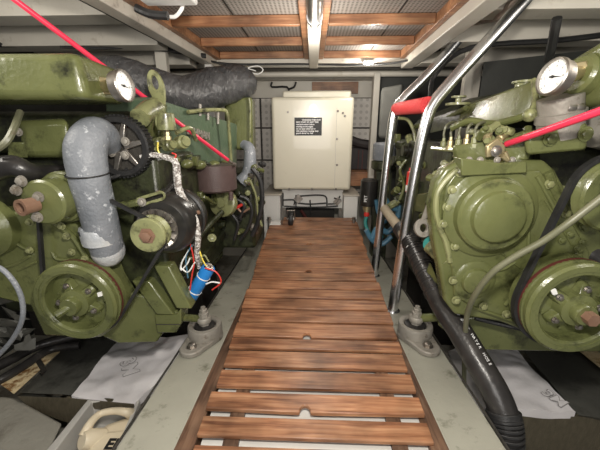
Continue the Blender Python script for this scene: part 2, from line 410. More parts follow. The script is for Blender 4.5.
# transverse beams beyond the frame and out to both sides
rib('trim_14', -1.2, 1.2, 2.45, 2.50, 1.42, 1.60, 'panel')
struct('trim_15', MB().cyl(V((-1.3, 2.60, 1.40)), V((1.3, 2.60, 1.40)), .022, 12), 'panel')
struct('trim_16', MB().cyl(V((-1.3, 2.42, 1.405)), V((1.3, 2.42, 1.405)), .008, 8), 'dark')
rib('trim_17', -1.7, 1.7, 2.88, 2.95, 1.40, 1.5, 'panel')
n = 18
for Yb, z0, z1, mm in ((1.02, 1.44, 1.6, 'panel'), (1.36, 1.42, 1.6, 'panel'), (1.72, 1.40, 1.6, 'panel'), (2.1, 1.38, 1.6, 'panel')):
    for xa, xb in ((-1.7, xL(Yb)-.135), (xR(Yb)+.08, 1.7)):
        rib('trim_%d' % n, xa, xb, Yb, Yb+.12, z0, z1, mm); n += 1
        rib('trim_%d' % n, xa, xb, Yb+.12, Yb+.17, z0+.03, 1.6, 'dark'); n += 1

# back wall tiles
t0 = P(253, 190, YB).x; t1 = P(276, 190, YB).x
tz = [P(262, y, YB).z for y in (192, 160, 128, 98)]
for xa, xb in ((P(236, 140, YB).x, P(262, 140, YB).x), (P(262.6, 140, YB).x, P(290, 140, YB).x), (P(340, 140, YB).x, P(374, 140, YB).x)):
    o = obj('tile_backing', MB().box(xa-.004, xb, YB-.004, YB-.0005, tz[0], tz[-1]), 'dark'); o['kind'] = 'structure'
    for i in range(3):
        o = obj('wall_tile', MB().box(xa, xb-.010, YB-.014, YB-.0045, tz[i]+.006, tz[i+1]-.006), 'tile', None, .003); o['kind'] = 'structure'
# fittings on the top band of the back wall
wp = P(312, 95, YB-.02); 
tag(obj('wood_strip', MB().box(P(312, 88, YB).x, P(358, 88, YB).x, YB-.02, YB-.001, P(330, 94, YB).z, P(330, 82, YB).z), 'batten', None, .002), 'brown wooden strip on the wall above the cream cabinet', 'wooden strip')
m = MB().tube(LL((272, 82, 2.92), (272, 87, 2.92), (287, 87, 2.92), (289, 95, 2.92)), .008, 8, 3, True); m.tube(LL((296, 82, 2.92), (294, 87, 2.92), (289, 89, 2.92)), .008, 8, 3)
tag(obj('wall_bracket', m, 'ink'), 'black bent metal bracket on the wall above the cabinet', 'bracket')
# dark bulk of aft end on both sides
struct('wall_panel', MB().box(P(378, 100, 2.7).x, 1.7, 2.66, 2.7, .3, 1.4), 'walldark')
rib('trim_40', P(372, 100, 2.6).x, P(378, 100, 2.6).x, 2.56, 2.64, .45, 1.4, 'panel')
rib('trim_41', P(466, 60, 1.95).x, P(482, 60, 1.95).x, 1.93, 1.97, .75, 1.42, 'panel')
rib('trim_42', P(204, 60, 2.1).x, P(211, 60, 2.1).x, 2.1, 2.14, .7, 1.42, 'white')
rib('trim_43', P(155, 60, 1.9).x, P(166, 60, 1.9).x, 1.9, 1.94, .7, 1.42, 'panel')
# soft grey cover
m = MB().hull(LL((381, 88, 2.3), (403, 84, 2.3), (396, 140, 2.3), (378, 138, 2.3), (384, 88, 2.5), (404, 84, 2.5), (397, 140, 2.5), (380, 138, 2.5)))
tag(obj('hanging_cloth', m, 'cloth', None, .02, seg=3), 'grey cloth cover hanging behind the steel ladder', 'cloth')
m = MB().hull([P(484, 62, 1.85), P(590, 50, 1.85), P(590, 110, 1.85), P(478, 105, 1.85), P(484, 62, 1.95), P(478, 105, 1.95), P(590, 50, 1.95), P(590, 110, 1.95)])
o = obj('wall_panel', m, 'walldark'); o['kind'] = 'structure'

# ---------------- cable runs under the ceiling
def pipe(name, pts, r, m, label, cat, n=8):
    return tag(obj(name, MB().tube(pts, r, n), m), label, cat)
pipe('black_cable', LL((60, 47, 1.6), (110, 48, 1.75), (160, 46, 1.9), (200, 58, 2.05), (230, 64, 2.15), (300, 64, 2.2), (368, 65, 2.2), (410, 60, 2.1), (440, 50, 1.9)), .006, 'black', 'black cable clipped along the ceiling edge, carrying the small light', 'cable')
pipe('white_cable', LL((183, -4, 1.15), (182, 8, 1.15), (176, 16, 1.15), (170, 17, 1.15)), .006, 'white_t', 'white cable looping down by the white ceiling fixture', 'cable')
pipe('wire_coil', LL((240, 66, 2.1), (250, 72, 2.1), (258, 74, 2.1), (263, 70, 2.1), (258, 66, 2.1), (248, 68, 2.1), (256, 71, 2.1)), .003, 'white_t', 'small coil of pale wire hanging above the back wall', 'wire')
pipe('roof_pipe', LL((430, 100, 1.8), (435, 75, 1.85), (470, 48, 1.75), (560, 40, 1.7), (640, 30, 1.7)), .012, 'black', 'black pipe running under the side deck beside the ladder', 'pipe')
pipe('roof_pipe', [P(-20, 44, 1.7), P(60, 46, 1.8), P(150, 48, 1.85), P(206, 56, 1.95)], .012, 'black', 'black pipe running under the side deck above the duct', 'pipe')
pipe('conduit', LL((557, 18, 1.25), (552, 45, 1.3), (548, 60, 1.35)), .015, 'black', 'short black conduit dropping from the side deck behind the gauge', 'conduit')
# ceiling lamp on the beam
lp = P(312, 6, 1.28); lamp = thing('tube_lamp', 'chrome tubular lamp with clear glass bulb under the ceiling beam', 'lamp', V((xc, 1.2, ZC-.06)))
obj('lamp_housing', MB().cyl(V((xc, .8, ZC-.075)), V((xc, 1.16, ZC-.075)), .022, 20), 'rawsteel', lamp)
obj('collar', MB().lathe(V((xc, 1.16, ZC-.075)), V((0, 1, 0)), [(.026, 0), (.026, .02), (.02, .022)], 20), 'steel', lamp)
obj('glass_bulb', MB().lathe(V((xc, 1.182, ZC-.075)), V((0, 1, 0)), [(.017, 0), (.019, .03), (.015, .055), (0, .062)], 20), 'steel', lamp)
sp = P(368, 63, 2.17); small = thing('spot_light', 'small lit spotlight above the cream cabinet', 'light', sp)
obj('light_housing', MB().box(sp.x-.03, sp.x+.03, sp.y-.012, sp.y+.012, sp.z-.006, sp.z+.012), 'white_t', small, .003)
obj('lens', MB().ball(V((sp.x, sp.y-.012, sp.z-.004)), .012, 10, (1.6, .8, .7)), 'lamp', small)
# white ceiling fixture top left
fx = P(165, -2, 1.1); t = thing('ceiling_fixture', 'white plastic fixture with dark underside at the ceiling frame', 'light fixture', fx)
obj('casing', MB().box(fx.x-.07, fx.x+.09, 1.06, 1.13, fx.z-.012, fx.z+.05), 'white_t', t, .006)
obj('connector', MB().tube(LL((136, 8, 1.1), (150, 14, 1.1), (168, 16, 1.1)), .012, 10), 'black', t)

# ================================================================== CABINET
cb = thing('generator_cabinet', 'cream metal sound cabinet standing beyond the wooden walkway', 'cabinet', V((P(312, 190, 2.35).x, 2.6, P(312, 190, 2.35).z)))
x0, x1 = P(272, 145, 2.35).x, P(352.5, 145, 2.35).x; zb, zt = P(312, 190, 2.35).z, P(312, 96.5, 2.35).z
obj('housing', MB().box(x0, x1, 2.35, 2.88, zb, zt), 'cream', cb, .022, seg=5)
obj('lid', MB().box(x0+.07, x1-.01, 2.46, 2.86, zt-.02, zt+.05), 'cream', cb, .012)
for px, py in ((288, 112), (313, 112), (338, 111), (337, 139), (337, 165), (343, 113), (345, 116), (289, 189), (312, 189), (336, 189)):
    q = P(px, py, 2.345); obj('screw', MB().lathe(q+V((0,.008,0)), V((0, -1, 0)), [(.008, 0), (.008, .006), (.004, .009)], 10), 'rawsteel', cb)
q0, q1 = P(294.5, 135.5, 2.346), P(322, 117.5, 2.346)
lb = obj('warning_label', MB().box(q0.x, q1.x, 2.3465, 2.35, q0.z, q1.z), 'ink', cb, label='black notice label with white text')
lines = ['WARNING THIS UNIT', 'MAY START AT ANY TIME', 'read instructions before', 'working on the engine', 'do not open when hot or', 'with machinery running, keep', 'guards closed  no  fuel']
H = (q1.z-q0.z); 
for i, s in enumerate(lines):
    lettering('label_text', s, V((q0.x+H*.1+(.04 if i == 0 else 0), 2.3460, q1.z-H*(.17+.122*i))), V((1, 0, 0)), V((0, 0, 1)), H*(.112 if i < 2 else .108), 'whiteink', lb, .0002, bold=.0008)
obj('panel_seam', MB().box(P(336, 140, 2.35).x-.002, P(336, 140, 2.35).x+.001, 2.3485, 2.351, P(336, 188, 2.35).z, P(336, 108, 2.35).z), 'panel', cb)
# base unit with pipework
gb = thing('generator_unit', 'white base unit with black pipework under the cream cabinet', 'machine base', V((P(312, 210, 2.4).x, 2.6, zs(2.5))))
bx0, bx1 = P(282, 200, 2.42).x, P(343, 200, 2.42).x
obj('front_panel', MB().box(bx0, bx1, 2.42, 2.46, P(312, 208, 2.42).z, zb-.002), 'white', gb, .003)
obj('opening_shade', MB().box(bx0+.05, bx1-.05, 2.60, 2.85, P(312, 225, 2.5).z, P(312, 206, 2.5).z), 'dark', gb)  # dark block standing in for the shaded opening below the panel
for px in (282, 338.5): obj('leg', MB().box(P(px, 215, 2.43).x, P(px+4, 215, 2.43).x, 2.425, 2.455, zs(2.43), P(312, 208, 2.42).z), 'rawsteel', gb)
k = MB()
for L in (((283, 200), (294, 200), (294, 205)), ((296, 195), (296, 207)), ((298, 203), (310, 204), (326, 203)), ((300, 196), (318, 195), (326, 197), (327, 206)), ((328, 204), (336, 203), (340, 196)), ((284, 206), (300, 207), (322, 207), (338, 206)), ((283, 193), (283, 206)), ((310, 200), (311, 213)), ((334, 198), (341, 200))):
    k.tube([P(a, b, 2.41) for a, b in L], .006, 6, 4, True)
obj('pipework', k, 'black', gb)
obj('diamond_plate', MB().prism([P(a, b, 2.405) for a, b in ((293.5, 199), (298, 194), (303, 199), (298, 204))], V((0, .006, 0))), 'rawsteel', gb)
obj('diamond_plate', MB().prism([P(a, b, 2.405) for a, b in ((333, 202), (338, 197), (342, 201), (337, 206))], V((0, .006, 0))), 'rawsteel', gb)
obj('red_hose', MB().tube(LL((301, 210, 2.5), (305, 216, 2.5), (308, 224, 2.5)), .012, 8), 'redband', gb, label='dull red hose')
# pedestals
for k, (a, b, nm) in enumerate(((263, 280, 'white rectangular pedestal beside the black caster wheel'), (344, 358, 'white rectangular pedestal beside the black filter canister'))):
    q0, q1 = P(a, 200, 2.3).x, P(b, 200, 2.3).x
    t = thing('pedestal', nm, 'pedestal', V(((q0+q1)/2, 2.5, zs(2.5))), 'white pedestals under the cabinet')
    obj('pedestal_body', MB().box(q0, q1, 2.3, 2.72, zs(2.3)-.03, P(270, 196, 2.3).z), 'white', t, .006)
    obj('pedestal_top', MB().box(q0-.004, q1+.01, 2.296, 2.75, P(270, 196, 2.3).z+.0005, P(270, 196, 2.3).z+.012), 'greybeam', t, .003)
# caster wheel
cw = P(291, 219, 2.12); t = thing('caster_wheel', 'black rubber caster wheel at the far end of the walkway', 'wheel', V((cw.x, cw.y, zd(cw.y))))
obj('tyre', MB().lathe(cw-V((.016, 0, 0)), V((1, 0, 0)), [(.02, 0), (.048, 0), (.052, .006), (.052, .026), (.048, .032), (.02, .032)], 28), 'black', t)
obj('hub', MB().lathe(cw-V((.02, 0, 0)), V((1, 0, 0)), [(.019, 0), (.019, .04), (.01, .042)], 18), 'rawsteel', t)
obj('fork', MB().tube([cw+V((-.024, 0, 0)), cw+V((-.024, 0, .06)), cw+V((.024, 0, .06)), cw+V((.024, 0, 0))], .006, 8, 1, False), 'rawsteel', t)
wb = P(278, 221, 2.2); tag(obj('packing_block', MB().box(P(270, 222, 2.16).x, P(281, 222, 2.16).x, 2.12, 2.2, zs(2.16), P(278, 223, 2.16).z), 'white_t', None, .004), 'white packing block left of the black caster wheel', 'block')
for k, (px, py) in enumerate(((269, 217), (354, 217))):
    q = P(px, py, 2.15); m = MB().lathe(V((q.x, q.y, zs(q.y))), V((0, 0, 1)), [(.02, 0), (.02, .01), (.01, .012), (.01, q.z-zs(q.y)-.02)], 14); m.bolt(V((q.x, q.y, q.z-.022)), V((0, 0, 1)), .013, .02)
    tag(obj('anchor_bolt', m, 'rawsteel'), ('rusty bolt in front of the pedestal by the caster wheel' if k == 0 else 'rusty bolt in front of the pedestal by the filter canister'), 'bolt')

# bag, shelf, canister right of the cabinet
q = lambda x, y, Y=2.75: P(x, y, Y)
tb = thing('bag', 'black fabric bag on the wooden shelf beside the cream cabinet', 'bag', V((q(364, 172).x, 2.8, q(364, 172).z)))
obj('bag_body', MB().hull(LL((350, 147, 2.75), (376, 147, 2.75), (376, 170, 2.75), (350, 170, 2.75), (350, 147, 2.9), (377, 147, 2.9), (377, 167, 2.9), (350, 167, 2.9))), 'bag', tb, .01)
obj('bag_flap', MB().tube(LL((350, 140, 2.74), (358, 143, 2.74), (370, 145, 2.74), (380, 146, 2.74)), .04, 10), 'bag', tb)
for px in (358, 362): obj('red_stripe', MB().box(q(px, 160, 2.745).x, q(px, 160, 2.745).x+.006, 2.742, 2.75, q(360, 170, 2.745).z, q(360, 150, 2.745).z), 'redband', tb)
tag(obj('wooden_shelf', MB().box(q(350, 175, 2.6).x, q(383, 175, 2.6).x, 2.6, 2.94, q(360, 186, 2.6).z, q(360, 172, 2.6).z), 'batten', None, .004), 'reddish wooden shelf block carrying the black bag', 'shelf')
cn = P(368, 205, 2.05); t = thing('filter_canister', 'black cylindrical filter canister with brass fitting by the walkway end', 'filter', V((cn.x, cn.y, zs(2.05))))
zt_ = P(368, 179, 2.05).z
obj('canister', MB().lathe(V((cn.x, 2.05, cn.z)), V((0, 0, 1)), [(.03, -.006), (S(8, cn), 0), (S(8.4, cn), .02), (S(8.4, cn), zt_-cn.z-.01), (S(7, cn), zt_-cn.z), (.02, zt_-cn.z+.004)], 28), 'blackgloss', t)
obj('brass_fitting', MB().lathe(V((cn.x-.005, 2.05, cn.z-.045)), V((0, 0, 1)), [(.02, 0), (.02, .014), (.027, .016), (.027, .038)], 14), 'brass', t)
obj('valve', MB().lathe(V((cn.x-.005, 2.05, cn.z-.075)), V((0, 0, 1)), [(.016, 0), (.02, .01), (.016, .029)], 12), 'redwire', t)
obj('outlet_hose', MB().tube([V((cn.x-.005, 2.05, cn.z-.075)), V((cn.x-.01, 2.04, cn.z-.13)), V((cn.x+.03, 2.0, cn.z-.2)), V((cn.x+.09, 1.95, cn.z-.18))], .012, 10), 'tealwire', t)
obj('outlet_hose', MB().tube(LL((376, 200, 2.0), (378, 212, 2.0), (384, 222, 1.95), (390, 215, 1.9), (392, 205, 1.9)), .012, 10), 'bluewire', t)
lettering('canister_mark', 'PET', V((cn.x-.018, 2.05-S(8.4, cn)-.001, cn.z+.03)), V((0, 0, 1)), V((-1, 0, 0)), .028, 'whiteink', t, .0004)
# ================================================================== LEFT ENGINE
Yx = V((0, 1, 0)); Xx = V((1, 0, 0)); Zx = V((0, 0, 1))
def rimwheel(parent, c, R, name, spoke_n=5, bw=.035, hub_m='green', ang0=0.3):
    """crank pulley facing -Y: outer rim with grooves, dished web with lobes, stepped hub, shaft bolt"""
    a = V((0, -1, 0)); c = V(c)
    p = obj(name, MB().lathe(c, a, [(R*.76, .0), (R*.78, .004), (R*.955, .005), (R, -.002), (R*1.0, -.012), (R*.95, -.015), (R*.95, -.019), (R*1.0, -.022), (R*1.0, -.030), (R*.74, -.036), (R*.74, -.002)], 56, closed=True), 'green', parent, 0)
    obj('balance_ring', MB().lathe(c, a, [(R*.85, .0045), (R*.85, .0065), (R*.95, .0065), (R*.95, .0045)], 56, closed=True), 'green', p)
    w = MB().lathe(c, a, [(0, -.05), (R*.76, -.05), (R*.76, -.036), (R*.68, -.034), (R*.36, -.030), (0, -.030)], 48)
    for k in range(12):
        t = ang0+k*PI/6; w.lathe(c+V((math.cos(t), 0, math.sin(t)))*R*.56+a*-.033, a, [(R*.028, 0), (R*.028, .006), (0, .006)], 8)
    obj('web', w, 'green', p)
    for k in range(spoke_n):
        t = ang0+k*2*PI/spoke_n+.4; d = V((math.cos(t), 0, math.sin(t))); s_ = V((-math.sin(t), 0, math.cos(t)))
        obj('lobe', MB().hull([c+d*R*x+s_*R*y+a*z for x, y, z in ((.2, .16, -.032), (.2, -.16, -.032), (.58, .10, -.034), (.58, -.10, -.034), (.2, .13, .004), (.2, -.13, .004), (.54, .07, -.014), (.54, -.07, -.014))]), hub_m, p, .006)
        o = obj('lobe_bolt', MB().bolt(c+d*R*.44+a*-.008, a, R*.05, .008), 'rawsteel', p)
    h = obj('hub', MB().lathe(c, a, [(R*.36, -.032), (R*.34, .004), (R*.22, .008), (R*.22, .026), (R*.20, .030), (0, .030)], 32), hub_m, p)
    return p
def clutter(parent, x, y0, y1, z0, z1, n, side, mats=('greendk', 'green', 'greendk', 'rawsteel'), seed=1):
    rnd = random.Random(seed)
    for i in range(n):
        y, z = rnd.uniform(y0, y1), rnd.uniform(z0, z1); k = rnd.random(); r = rnd.uniform(.010, .03)
        c = V((x, y, z)); a = V((side, 0, 0))
        if k < .35: obj('boss', MB().lathe(c, a, [(r*1.3, -.01), (r*1.3, .012), (r, .014), (r, .035), (r*.6, .037)], 18), mats[i % 3], parent)
        elif k < .6: obj('bolt', MB().bolt(c, a, .012, .014), mats[i % 4], parent)
        elif k < .8:
            l = rnd.uniform(.06, .2); obj('side_pipe', MB().tube([c, c+V((side*.04, 0, 0)), c+V((side*.05, l*.6, rnd.uniform(-.06, .06))), c+V((side*.01, l, rnd.uniform(-.1, .1)))], rnd.uniform(.005, .009), 8), mats[i % 3], parent)
        else: obj('side_cover', MB().box(x-.01 if side > 0 else x-.02, x+.02 if side > 0 else x+.01, y, y+rnd.uniform(.05, .14), z, z+rnd.uniform(.04, .09)), mats[i % 3], parent, .006)

LE = thing('diesel_engine', 'olive green diesel engine with grey elbow hose and plum box, beside the black duct', 'engine', V((-.75, 1.4, .1)), 'pair of green marine engines')
ex = P(168, 250, 1.05).x
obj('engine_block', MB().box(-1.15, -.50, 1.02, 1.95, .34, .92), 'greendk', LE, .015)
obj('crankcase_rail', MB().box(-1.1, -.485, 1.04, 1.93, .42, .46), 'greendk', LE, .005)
# sump
zb_ = P(140, 344, 1.0).z
obj('oil_sump', MB().hull([P(60, 318, .95), P(118, 344, .97), P(156, 343, 1.0), P(165, 330, 1.0), P(168, 300, 1.0), P(60, 280, .95)] + [V((x, 1.85, z)) for x in (-1.0, -.55) for z in (zb_+.02, .36)]), 'green', LE, .008)
# timing case
obj('timing_case', MB().prism(LL((-40, 212, .92), (28, 212, .92), (76, 224, .92), (96, 245, .92), (110, 282, .92), (121, 300, .92), (118, 325, .92), (100, 338, .92), (44, 336, .92), (30, 306, .92), (-40, 290, .92)), V((0, .09, 0))), 'green', LE, .008)
obj('case_flange', MB().tube(LL((52, 222, .915), (70, 234, .915), (82, 250, .915), (95, 274, .915), (110, 292, .915)), .009, 8), 'green', LE)
for px, py in ((67, 236), (85, 259), (62, 226), (97, 280), (112, 296), (30, 222), (12, 232), (30, 250), (72, 252)):
    obj('case_bolt', MB().bolt(P(px, py, .905), -Yx, .008, .01), 'greenlt', LE)
for L in (((52, 252), (57, 259), (69, 260)), ((66, 261), (82, 260)), ((8, 238), (22, 247), (34, 252)), ((18, 270), (36, 262)), ((2, 268), (16, 264), (30, 256))):
    obj('case_rib', MB().tube([P(a, b, .915) for a, b in L], .005, 6), 'green', LE)
obj('case_boss', MB().lathe(P(-8, 226, .92), -Yx, [(S(30, P(0, 226, .92)), 0), (S(29, P(0, 226, .92)), .03), (S(22, P(0, 226, .92)), .05), (0, .055)], 36), 'green', LE)
# crank pulley
cpl = rimwheel(LE, P(75, 303, .85), S(42, P(75, 303, .85)), 'crank_pulley')
cc = P(75, 303, .85)
obj('shaft_end', MB().tube([cc+V((0, -.02, 0)), cc+V((-.028, -.042, -.016))], .012, 10, 1, False), 'green', LE)
obj('paint_mark', MB().prism([P(a, b, .842) for a, b in ((97, 293), (101, 292), (102, 296), (98, 297))], V((0, .004, 0))), 'white_t', LE, label='dab of white paint on the rim')
Rk = S(42, cc)
obj('rear_belt', MB().lathe(cc+V((.0, .038, 0)), -Yx, [(Rk*.9, 0), (Rk*1.0, 0), (Rk*1.0, .012), (Rk*.9, .012)], 48, closed=True), 'redband', LE, label='red-brown belt behind the pulley rim')
obj('damper', MB().lathe(cc+V((0, .055, 0)), -Yx, [(0, -.01), (Rk*.96, -.01), (Rk*.96, .014), (0, .014)], 48), 'green', LE)
# water pump
wp = P(42, 203, .82); r = S(23, wp)
pm = obj('water_pump', MB().lathe(wp, Yx, [(0, 0), (r*.9, 0), (r, .006), (r, .06), (r*1.12, .064), (r*1.12, .074), (r*1.22, .08), (r*1.22, .105), (0, .11)], 40), 'green', LE)
for px, py in ((17, 190), (39, 197), (38, 217), (22, 181)): obj('pump_bolt', MB().bolt(P(px, py, .818), -Yx, .010, .012), 'galv', pm)
a, b = P(36, 204, .815), P(24, 207, .785)
cpm = MB().lathe(a, b-a, [(.020, 0), (.020, (b-a).length), (.022, (b-a).length), (.022, (b-a).length+.01), (.014, (b-a).length+.01), (.013, (b-a).length-.02), (0, (b-a).length-.02)], 24)
obj('copper_stub', cpm, 'copper', pm, label='open copper pipe stub')
# belt train
YB_ = .905
pa = P(150, 236, .90); alt = (pa.x, pa.z, S(15, pa)); pw = P(66, 202, .905); pk = cc
obj('drive_belt', MB().belt([alt, (pw.x, pw.z, S(24, pw)), (cc.x, cc.z, Rk*.97)], .893, .012, .009), 'black', LE, label='black toothed belt')
# alternator
A = P(147, 236, .865); ra = S(18, A)
al = obj('alternator', MB().lathe(V((A.x+.012, .93, A.z+.008)), Yx, [(.03, 0), (.078, .0), (.09, .01), (.098, .03), (.098, .10), (.105, .102), (.105, .115), (.098, .118), (.098, .15), (.08, .185), (0, .19)], 44), 'blackgloss', LE, label='black alternator body')
obj('alternator_pulley', MB().lathe(A, Yx, [(ra*.42, .002), (ra*.5, 0), (ra*.94, .0), (ra, .004), (ra, .012), (ra*.86, .02), (ra*.86, .03), (ra*1.03, .038), (ra*1.03, .043), (0, .043)], 40), 'greenlt', al)
obj('pulley_nut', MB().lathe(A, -Yx, [(ra*.48, -.004), (ra*.48, .001), (ra*.3, .001), (ra*.3, .012), (ra*.16, .014), (0, .014)], 6), 'copper', al)
fan = MB()
for k in range(14):
    t = k*2*PI/14; d = V((math.cos(t), 0, math.sin(t))); s_ = V((-math.sin(t), 0, math.cos(t)))
    c0 = V((A.x, .915, A.z)); fan.hull([c0+d*.03, c0+d*.062, c0+d*.062+s_*.015+V((0, .012, 0)), c0+d*.03+s_*.01+V((0, .012, 0)), c0+d*.03+V((0, .003, 0)), c0+d*.062+V((0, .003, 0))])
fan.lathe(V((A.x, .925, A.z)), Yx, [(.066, 0), (.066, .004), (0, .004)], 30)
obj('alternator_fan', fan, 'rawsteel', al)
for k in range(8):
    t = k*PI/4+.3; obj('vent_boss', MB().lathe(V((A.x+math.cos(t)*.098+.012, 1.0+.05*(k%2), A.z+math.sin(t)*.098+.008)), V((math.cos(t), 0, math.sin(t))), [(.007, 0), (.007, .006), (0, .007)], 8), 'rawsteel' if k % 2 else 'copper', al)
# slotted adjusting bracket
c = P(150, 199, .93); d = (P(164, 196, .93)-P(141, 203, .93)).normalized(); up = Yx.cross(d)
def oval(c, d, u, a, b, n=24): return [c+d*(math.copysign(a-b, math.cos(2*PI*i/n))+b*math.cos(2*PI*i/n))+u*b*math.sin(2*PI*i/n) for i in range(n)]
obj('adjusting_bracket', MB().ringplate(oval(c, d, up, S(16, c), S(5, c)), oval(c+d*.01, d, up, S(11, c), S(2, c)), V((0, .008, 0))), 'greenlt', LE, .001)
obj('bracket_bolt', MB().bolt(P(142, 202, .927), -Yx, .009, .01), 'galv', LE)
obj('bracket_arm', MB().tube(LL((120, 206, .95), (142, 202, .94)), .012, 8, 1, False), 'green', LE)
obj('brace_bar', MB().tube(LL((162, 196, .97), (180, 176, 1.1)), .010, 8, 1, False), 'blackgloss', LE)

# thick silver hose with elbow
sp_ = LL((109, 145, 1.0), (103, 136, .96), (94, 135, .93), (86, 149, .90), (89, 176, .89), (97, 208, .90), (105, 240, .92), (108, 252, .93))
sv = obj('elbow_hose', MB().tube(sp_, [.036, .044, .050, .054, .052, .050, .049, .047], 28, 6), 'silver', LE, label='thick silver-grey elbow hose')
e0 = P(108, 250, .93); obj('hose_end', MB().ball(e0, .0495, 24, (1, 1, 1.1)), 'foil', sv, label='taped pale hose end')
a = P(88, 173, .89); dr = (sp_[5]-sp_[4]).normalized()
obj('cable_tie', MB().lathe(a+dr*.0, dr, [(.0555, 0), (.0565, .002), (.0555, .004), (.052, .004), (.052, 0)], 32), 'ink', sv)
obj('tape_band', MB().lathe(P(98, 226, .91), dr, [(.0515, 0), (.053, .004), (.053, .05), (.050, .052)], 28), 'foil', sv)
obj('clip', MB().box(P(76, 235, .86).x, P(86, 235, .86).x, .87, .9, P(80, 238, .87).z, P(80, 229, .87).z), 'foil', sv, .008)
obj('clip_strap', MB().box(P(77, 235, .86).x, P(85, 235, .86).x, .866, .871, P(80, 236, .87).z, P(80, 232, .87).z), 'ink', sv)
for px, py in ((97, 126), (93, 145)):
    q = P(px, py, .905); obj('hole_plug', MB().lathe(q, (CAM-q), [(.004, -.06), (.004, -.005)], 8), 'ink', sv)

# header tank
p1, p2, p3, p4 = P(74, 51, .84), P(86, 99, .84), P(122, 70, 1.06), P(128, 105, 1.06)
tk = obj('header_tank', MB().hull([p1, p2, p3, p4, V((-1.35, .84, p1.z)), V((-1.35, .84, p2.z)), V((-1.35, 1.06, p3.z)), V((-1.35, 1.06, p4.z))]), 'green', LE, .022, seg=4, ang=50)
# gauge
def gauge(parent, p, rr, n, neck_from, needle):
    n = n.normalized()
    g = obj('gauge', MB().lathe(p, n, [(0, -.022), (rr*.8, -.022), (rr*.96, -.018), (rr*.97, -.004), (rr*1.04, -.002), (rr*1.04, .006), (rr*.98, .009), (rr*.92, .008), (rr*.90, .000)], 40), 'rawsteel', parent, label='round gauge with white dial and steel bezel')
    obj('dial', MB().lathe(p+n*.0005, n, [(rr*.92, 0), (rr*.92, .001), (0, .001)], 40), 'dial', g)
    u = V((0, 0, 1)); u = (u-n*u.dot(n)).normalized(); w = u.cross(n)
    m = MB()
    for i in range(25):
        t = math.radians(-135+i*270/24); d = w*math.sin(t)+u*math.cos(t); s_ = d.cross(n); q = p+n*.0022
        l = .10 if i % 4 == 0 else .05; h = rr*.008 if i % 4 else rr*.018
        m.hull([q+d*rr*.86+s_*h, q+d*rr*.86-s_*h, q+d*rr*(.86-l)+s_*h, q+d*rr*(.86-l)-s_*h, q+n*.0004+d*rr*.86, q+n*.0004+d*rr*(.86-l)])
    obj('tick_marks', m, 'ink', g)
    t = math.radians(needle); d = w*math.sin(t)+u*math.cos(t); s_ = d.cross(n); q = p+n*.0035
    m = MB().hull([q+d*rr*.7, q-d*rr*.25+s_*rr*.05, q-d*rr*.25-s_*rr*.05, q+n*.001-d*rr*.2, q+s_*rr*.03, q-s_*rr*.03]); m.lathe(p+n*.002, n, [(rr*.08, 0), (rr*.08, .004), (0, .004)], 12)
    obj('needle', m, 'ink', g)
    for k in range(7):
        t = math.radians(-135+k*45); d = w*math.sin(t)+u*math.cos(t)
        lettering('dial_number', str(k*2), p+n*.0016+d*rr*.60-u*rr*.06, w, u, rr*.17, 'ink', g, .0001, 'CENTER')
    obj('gauge_neck', MB().tube([p-n*.026, p-n*.03-(p-n*.03-neck_from)*.5, neck_from], .015, 14, 3), 'brass', g)
    nn = (neck_from-p).normalized()
    obj('neck_collar', MB().lathe(neck_from-nn*.012, nn, [(.024, 0), (.026, .004), (.026, .012), (.02, .016), (.02, .03)], 6), 'brass', g)
    return g
gp = P(123, 86, .90); gauge(LE, gp, S(15, gp), facing(gp, 57, 18), P(103, 86, .94), 100)
q = P(98, 86, .93); obj('tank_boss', MB().lathe(q, Xx, [(.034, -.03), (.034, .0), (.028, .006), (.0, .006)], 28), 'green', LE)

# heat exchanger end box under the tank
obj('exchanger_box', MB().hull(LL((18, 120, .95), (68, 118, .93), (70, 158, .93), (24, 158, .95), (20, 122, 1.2), (70, 122, 1.15), (72, 156, 1.15), (24, 156, 1.2))), 'green', LE, .02, seg=3)
obj('exchanger_flange', MB().hull(LL((8, 142, .96), (28, 142, .95), (28, 158, .95), (8, 158, .96), (8, 142, 1.0), (28, 142, 1.0), (28, 158, 1.0), (8, 158, 1.0))), 'green', LE, .004)
obj('exchanger_bolt', MB().bolt(P(19, 132, .94), -Yx, .008), 'galv', LE)
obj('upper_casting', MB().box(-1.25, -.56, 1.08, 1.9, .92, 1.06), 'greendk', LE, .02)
# dark elbow hose at far left
obj('coolant_hose', MB().tube(LL((-10, 172, .86), (12, 166, .86), (30, 172, .88), (52, 172, .95), (80, 170, 1.02)), [.03, .03, .026, .02, .016], 14), 'hose', LE, label='black coolant hose')
obj('fuel_pipe', MB().tube(LL((-8, 152, .83), (6, 142, .84), (14, 128, .87), (20, 112, .93)), .009, 8), 'ghose', LE)
